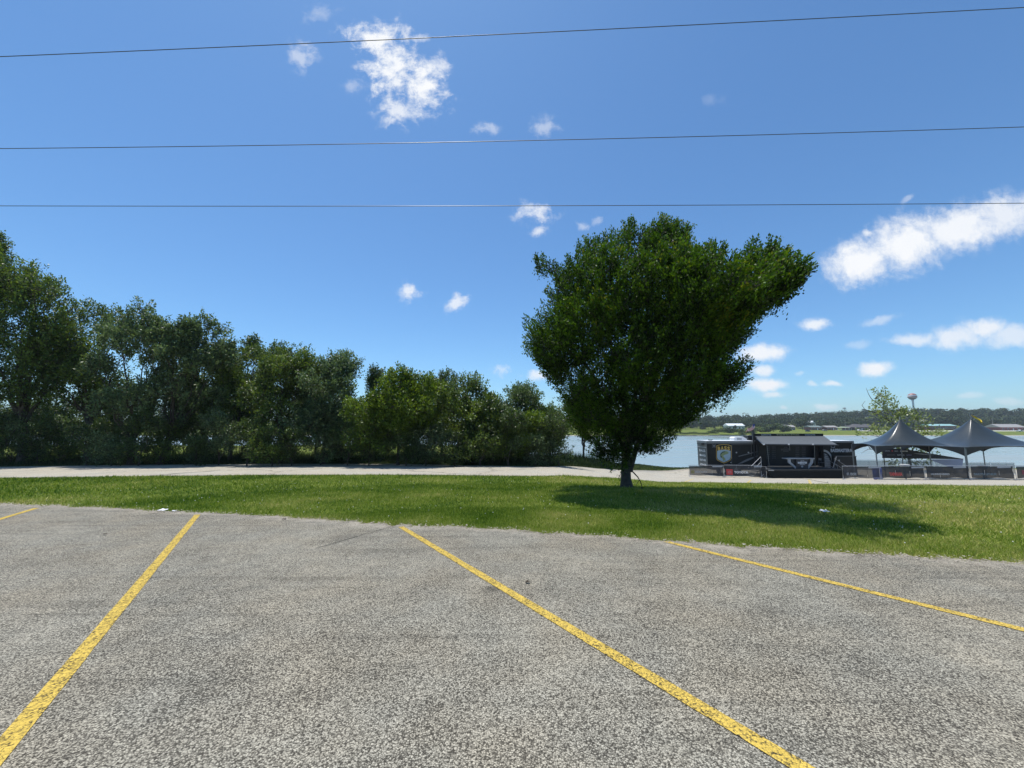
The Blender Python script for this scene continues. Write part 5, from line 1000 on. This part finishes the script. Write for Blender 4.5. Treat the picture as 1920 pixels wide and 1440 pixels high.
# ------------------------------------------------------------------ peak tents
tent_m = mat('tent_vinyl', (.036, .044, .046), .30, .1, 3, .12, 25); under_m = mat('tent_lining', (.022, .027, .03), .6, .1)
legm = mat('tent_leg_metal', (.20, .22, .23), .4, .1, 3, metal=.5)
def tent(label, cx, cy, Ax, Ay, eave, peak, group='peak tents', side=None):
    """square tension tent; A is its nearest corner"""
    v = np.array([Ax-cx, Ay-cy]); w2 = np.array([-v[1], v[0]]) if side is None else np.array([side[0]-cx, side[1]-cy]); c = [v, w2, -v, -w2]; g0 = float(H(cx, cy)); o = thing('peak_tent', label, 'tent', (cx, cy, g0), group)
    NA, NR = 48, 16
    def rim(s):
        k = int(s*4) % 4; f = s*4-int(s*4); p_ = c[k]*(1-f)+c[(k+1) % 4]*f; return p_, f
    V = []; 
    for j in range(NR+1):
        r_ = j/NR
        for i in range(NA):
            p_, f = rim(i/NA); sq = p_*r_*(1-.03*math.sin(f*math.pi)); rd = p_/np.linalg.norm(p_)*np.linalg.norm(v)*.78*r_; k = r_**1.2; q = sq*k+rd*(1-k)
            z = (peak-eave)*(1-r_)**1.75*(1-.06*math.sin(r_*math.pi)*abs(math.sin(f*math.pi)))+eave+.10*math.sin(f*math.pi)*r_**4+.012*math.sin(r_*26+i)*r_*(1-r_)
            V.append((cx+q[0], cy+q[1], z))
    m = MB(); m.v = V; m.f = [(j*NA+i, (j+1)*NA+i, (j+1)*NA+(i+1) % NA, j*NA+(i+1) % NA) for j in range(NR) for i in range(NA)]; m.mi = [0]*len(m.f); cn = m.build('canopy', tent_m, o, smooth=True)
    # scalloped valance: deep gusset at each leg, shallow in the middle
    for s in range(4):
        V = []; n_ = 17
        for i in range(n_):
            f = i/(n_-1); p_ = (c[s]*(1-f)+c[(s+1) % 4]*f)*(1-.03*math.sin(f*math.pi)); zt_ = eave+.10*math.sin(f*math.pi)-.005; dp = .06+.60*abs(2*f-1)**2.6; V += [(cx+p_[0], cy+p_[1], zt_), (cx+p_[0]*.985, cy+p_[1]*.985, zt_-dp)]
        m = MB(); m.add(V, [(2*i, 2*i+1, 2*i+3, 2*i+2) for i in range(n_-1)]); m.build('valance', under_m, o, smooth=True)
    for k in range(4):
        q = c[k]*.985; x_, y_ = cx+q[0], cy+q[1]; m = MB(); m.tube([(x_, y_, float(H(x_, y_))), (x_, y_, eave-.02)], .042, 8); m.build('leg', legm, o)
        m = MB(); zz_ = float(H(x_, y_)); m.box(x_-.15, x_+.15, y_-.15, y_+.15, zz_+.03, zz_+.05); m.build('foot_plate', legm, o)
    m = MB(); m.tube([(cx, cy, peak-.35), (cx, cy, peak+.22)], .035, 6, .02); m.build('finial', alu, o)
    return o
ev = P(1811, 838.3, 29.8)[2]; CR = (38.4, 32.3); AR = (34.7, 29.8); CL = (31.6, 31.45); AL = (28.45, 30.5)
tent('grey peaked tent on the right with a yellow flag at its top', *CR, *AR, ev, P(1823, 785, 32.3)[2])
tent('grey peaked tent next to the trailer, in front of the open tree', *CL, *AL, ev+.05, P(1671, 786, 31.6)[2], side=(33.2, 28.5))
pk = np.array([CR[0], CR[1], P(1823, 785, 32.3)[2]]); yel = mat('flag_yellow', (.75, .52, .03), .7, .1, 8); yfo = thing('yellow_flag', 'small yellow flag hanging at the peak of the right tent', 'flag', pk)
m = MB(); V = []; q0 = pk+[0, -.05, .32]
for j in range(9):
    for i in range(5):
        b2, a_ = j/8, i/4; V.append(q0+np.array([-.12+.36*a_*math.sin(b2*3+.5)+.55*b2, -.1-.25*b2+.06*math.sin(a_*7+b2*5), -.70*b2-.12*a_*(1-b2)]))
m.v = [tuple(p_) for p_ in V]; m.f = [(j*5+i, j*5+i+1, (j+1)*5+i+1, (j+1)*5+i) for j in range(8) for i in range(4)]; m.mi = [0]*32; m.build('cloth', yel, yfo, smooth=True)
m = MB(); m.tube([pk, pk+[-.08, 0, .42]], .02, 5); m.build('staff', alu, yfo)
# sponsor canopy wall, pale fabric, standing tables, bin
sb_ = thing('sponsor_banner', 'long black sponsor banner slanting down to the right under the left tent', 'banner', (xx(1730, 36), 36, float(H(xx(1730, 36), 36))))
sbp = plate([(1655, 839), (1700, 843), (1740, 849.5), (1806.5, 860.3), (1806, 861.2), (1655, 859)], 36, .05).build('panel', mat('navy_black_banner', (.012, .014, .022), .6, .15), sb_)
for w_, a, b_, py, h_, mm in [('TOYOTA', 1658, 1668, 845.6, .11, lgrey), ('YAMAHA', 1676, 1683.5, 845.7, .08, lgrey), ('SKEETER', 1687, 1702, 845.9, .09, wprint), ('MINN KOTA', 1662.5, 1678, 853, .1, dgrey), ('RAPALA', 1682, 1695.5, 853, .13, lgrey), ('NITRO', 1699, 1709, 853.3, .11, mat('violet_print', (.2, .2, .33), .6))]:
    lettering(w_, P(a, py, 36), P(b_, py, 36), h_, mm, sbp, .03, bold=.05)
m = MB(); c_ = P(1673, 845.6, 35.98); m.prism([(c_[0]+.06*math.cos(t), 35.97, c_[2]+.06*math.sin(t)) for t in np.arange(8)*math.pi/4], (0, .02, 0)); m.build('red_dot', redp, sbp)
m = MB(); m.prism([P(1712, 850, 35.97), P(1731, 850.6, 35.97), P(1752, 853.2, 35.97), P(1733, 852.5, 35.97)], (0, .02, 0)); m.build('printed_streak', lgrey, sbp)
for px in (1656.5, 1704.5): x_ = xx(px, 36.1); g = float(H(x_, 36.1)); m = MB(); m.tube([(x_, 36.1, g), (x_, 36.1, zz(842, 36.1))], .04, 6); m.build('post', blk2, sb_)
m = MB(); q_ = [(1741, 861.2), (1806.5, 861.2), (1803, 880.5), (1790, 880.5), (1770, 872)]; m.prism([P(x, y, 36.25) for x, y in q_], (0, .03, 0)); tag(m.build('fabric_wall', mat('pale_blue_fabric', (.30, .36, .52), .7, .06)), 'pale blue fabric wall hanging in a wedge under the sponsor banner', 'fabric')
for px, py, lab in ((1696, 871.5, 'white round standing table behind the red lettered barrier'), (1842, 873, 'white round standing table below the right tent')):
    Yq = 33; c_ = P(px, py, Yq); g = float(H(c_[0], Yq)); o = thing('standing_table', lab, 'table', (c_[0], Yq, g), 'standing tables under the tents')
    m = MB(); m.lathe((c_[0], Yq, c_[2]), [(.30, -.03), (.32, 0), (.32, .03)], 20); m.build('table_top', wprint, o)
    m = MB(); m.lathe((c_[0], Yq, c_[2]), [(.26, -.28), (.28, -.03)], 16); m.build('apron', mat('cream_cover', (.6, .58, .5), .7), o)
    m = MB(); m.tube([(c_[0], Yq, g), (c_[0], Yq, c_[2]-.28)], .05, 8); m.build('pedestal', alu, o)
m = MB(); c_ = P(1645.5, 890, 30); g = float(H(c_[0], 30)); o = thing('blue_barrel', 'blue plastic bin standing behind the see-through barrier', 'bin', (c_[0], 30, g)); m.lathe((c_[0], 30, g+.03), [(.24, 0), (.28, .1), (.28, .78), (.26, .82)], 18); m.build('body', mat('bin_blue', (.03, .06, .28), .45), o, smooth=True)
m = MB(); m.lathe((c_[0], 30, g+.85), [(.29, 0), (.29, .05), (.2, .1)], 18); m.build('lid', mat('bin_blue', (.03, .06, .28), .45), o, smooth=True)
# hose on the pavement in front of the stage
m = MB(); hp = [G(*q) for q in ((1508, 898.6), (1520, 900.2), (1533, 903.3), (1545, 905.4), (1552, 906.2))]; m.tube([p_+[0, 0, .06] for p_ in hp], .03, 5); tag(m.build('cable_cover', mat('pale_cable_cover', (.55, .5, .4), .7)), 'pale cable cover lying across the pavement in front of the stage', 'cable')

# ------------------------------------------------------------------ litter
def scrap(name, label, cat, px, py, sx, sy, m_, seed, h_=.02):
    c_ = G(px, py); r = np.random.default_rng(seed); V = []; n_ = 6
    for j in range(n_):
        for i in range(n_): V.append((c_[0]+(i/(n_-1)-.5)*sx+r.normal(0, sx*.05), c_[1]+(j/(n_-1)-.5)*sy+r.normal(0, sy*.05), c_[2]+.045+abs(r.normal(0, h_))))
    m = MB(); m.v = V; m.f = [(j*n_+i, j*n_+i+1, (j+1)*n_+i+1, (j+1)*n_+i) for j in range(n_-1) for i in range(n_-1)]; m.mi = [0]*25; tag(m.build(name, m_), label, cat)
paper = mat('paper_white', (.8, .8, .8), .8, .03); leafd = mat('dead_leaf', (.05, .035, .02), .8, .3)
scrap('paper_scrap', 'white paper scrap at the lawn edge near the second yellow line', 'litter', 304, 960.5, .16, .12, paper, 1, .012)
scrap('paper_scrap', 'small pale scrap at the lawn edge beside a larger white one', 'litter', 326, 962, .08, .06, paper, 2, .006)
scrap('paper_scrap', 'white paper lying in the shaded grass right of the lawn tree', 'litter', 1547, 963, .13, .15, paper, 3, .02)
scrap('dead_leaf', 'dark dead leaf on the asphalt right of the middle yellow line', 'leaf', 989, 1099, .045, .035, leafd, 4, .006)
scrap('dead_leaf', 'dark leaf on the asphalt left of the second yellow line', 'leaf', 196, 1007, .07, .04, leafd, 5, .006)
scrap('dead_leaf', 'dark leaf at the lot edge between two yellow lines', 'leaf', 532, 978, .07, .05, leafd, 6, .006)

# ------------------------------------------------------------------ air
hz = bpy.data.materials.new('haze'); hz.use_nodes = True; t = hz.node_tree; t.nodes.clear(); o_ = t.nodes.new('ShaderNodeOutputMaterial'); pv = t.nodes.new('ShaderNodeVolumePrincipled')
pv.inputs['Color'].default_value = (.82, .90, 1, 1); pv.inputs['Density'].default_value = .00019; t.links.new(pv.outputs[0], o_.inputs['Volume'])
m = MB(); m.box(-1990, 2390, -590, 3300, -9, 95); tag(m.build('haze', hz), kind='stuff')
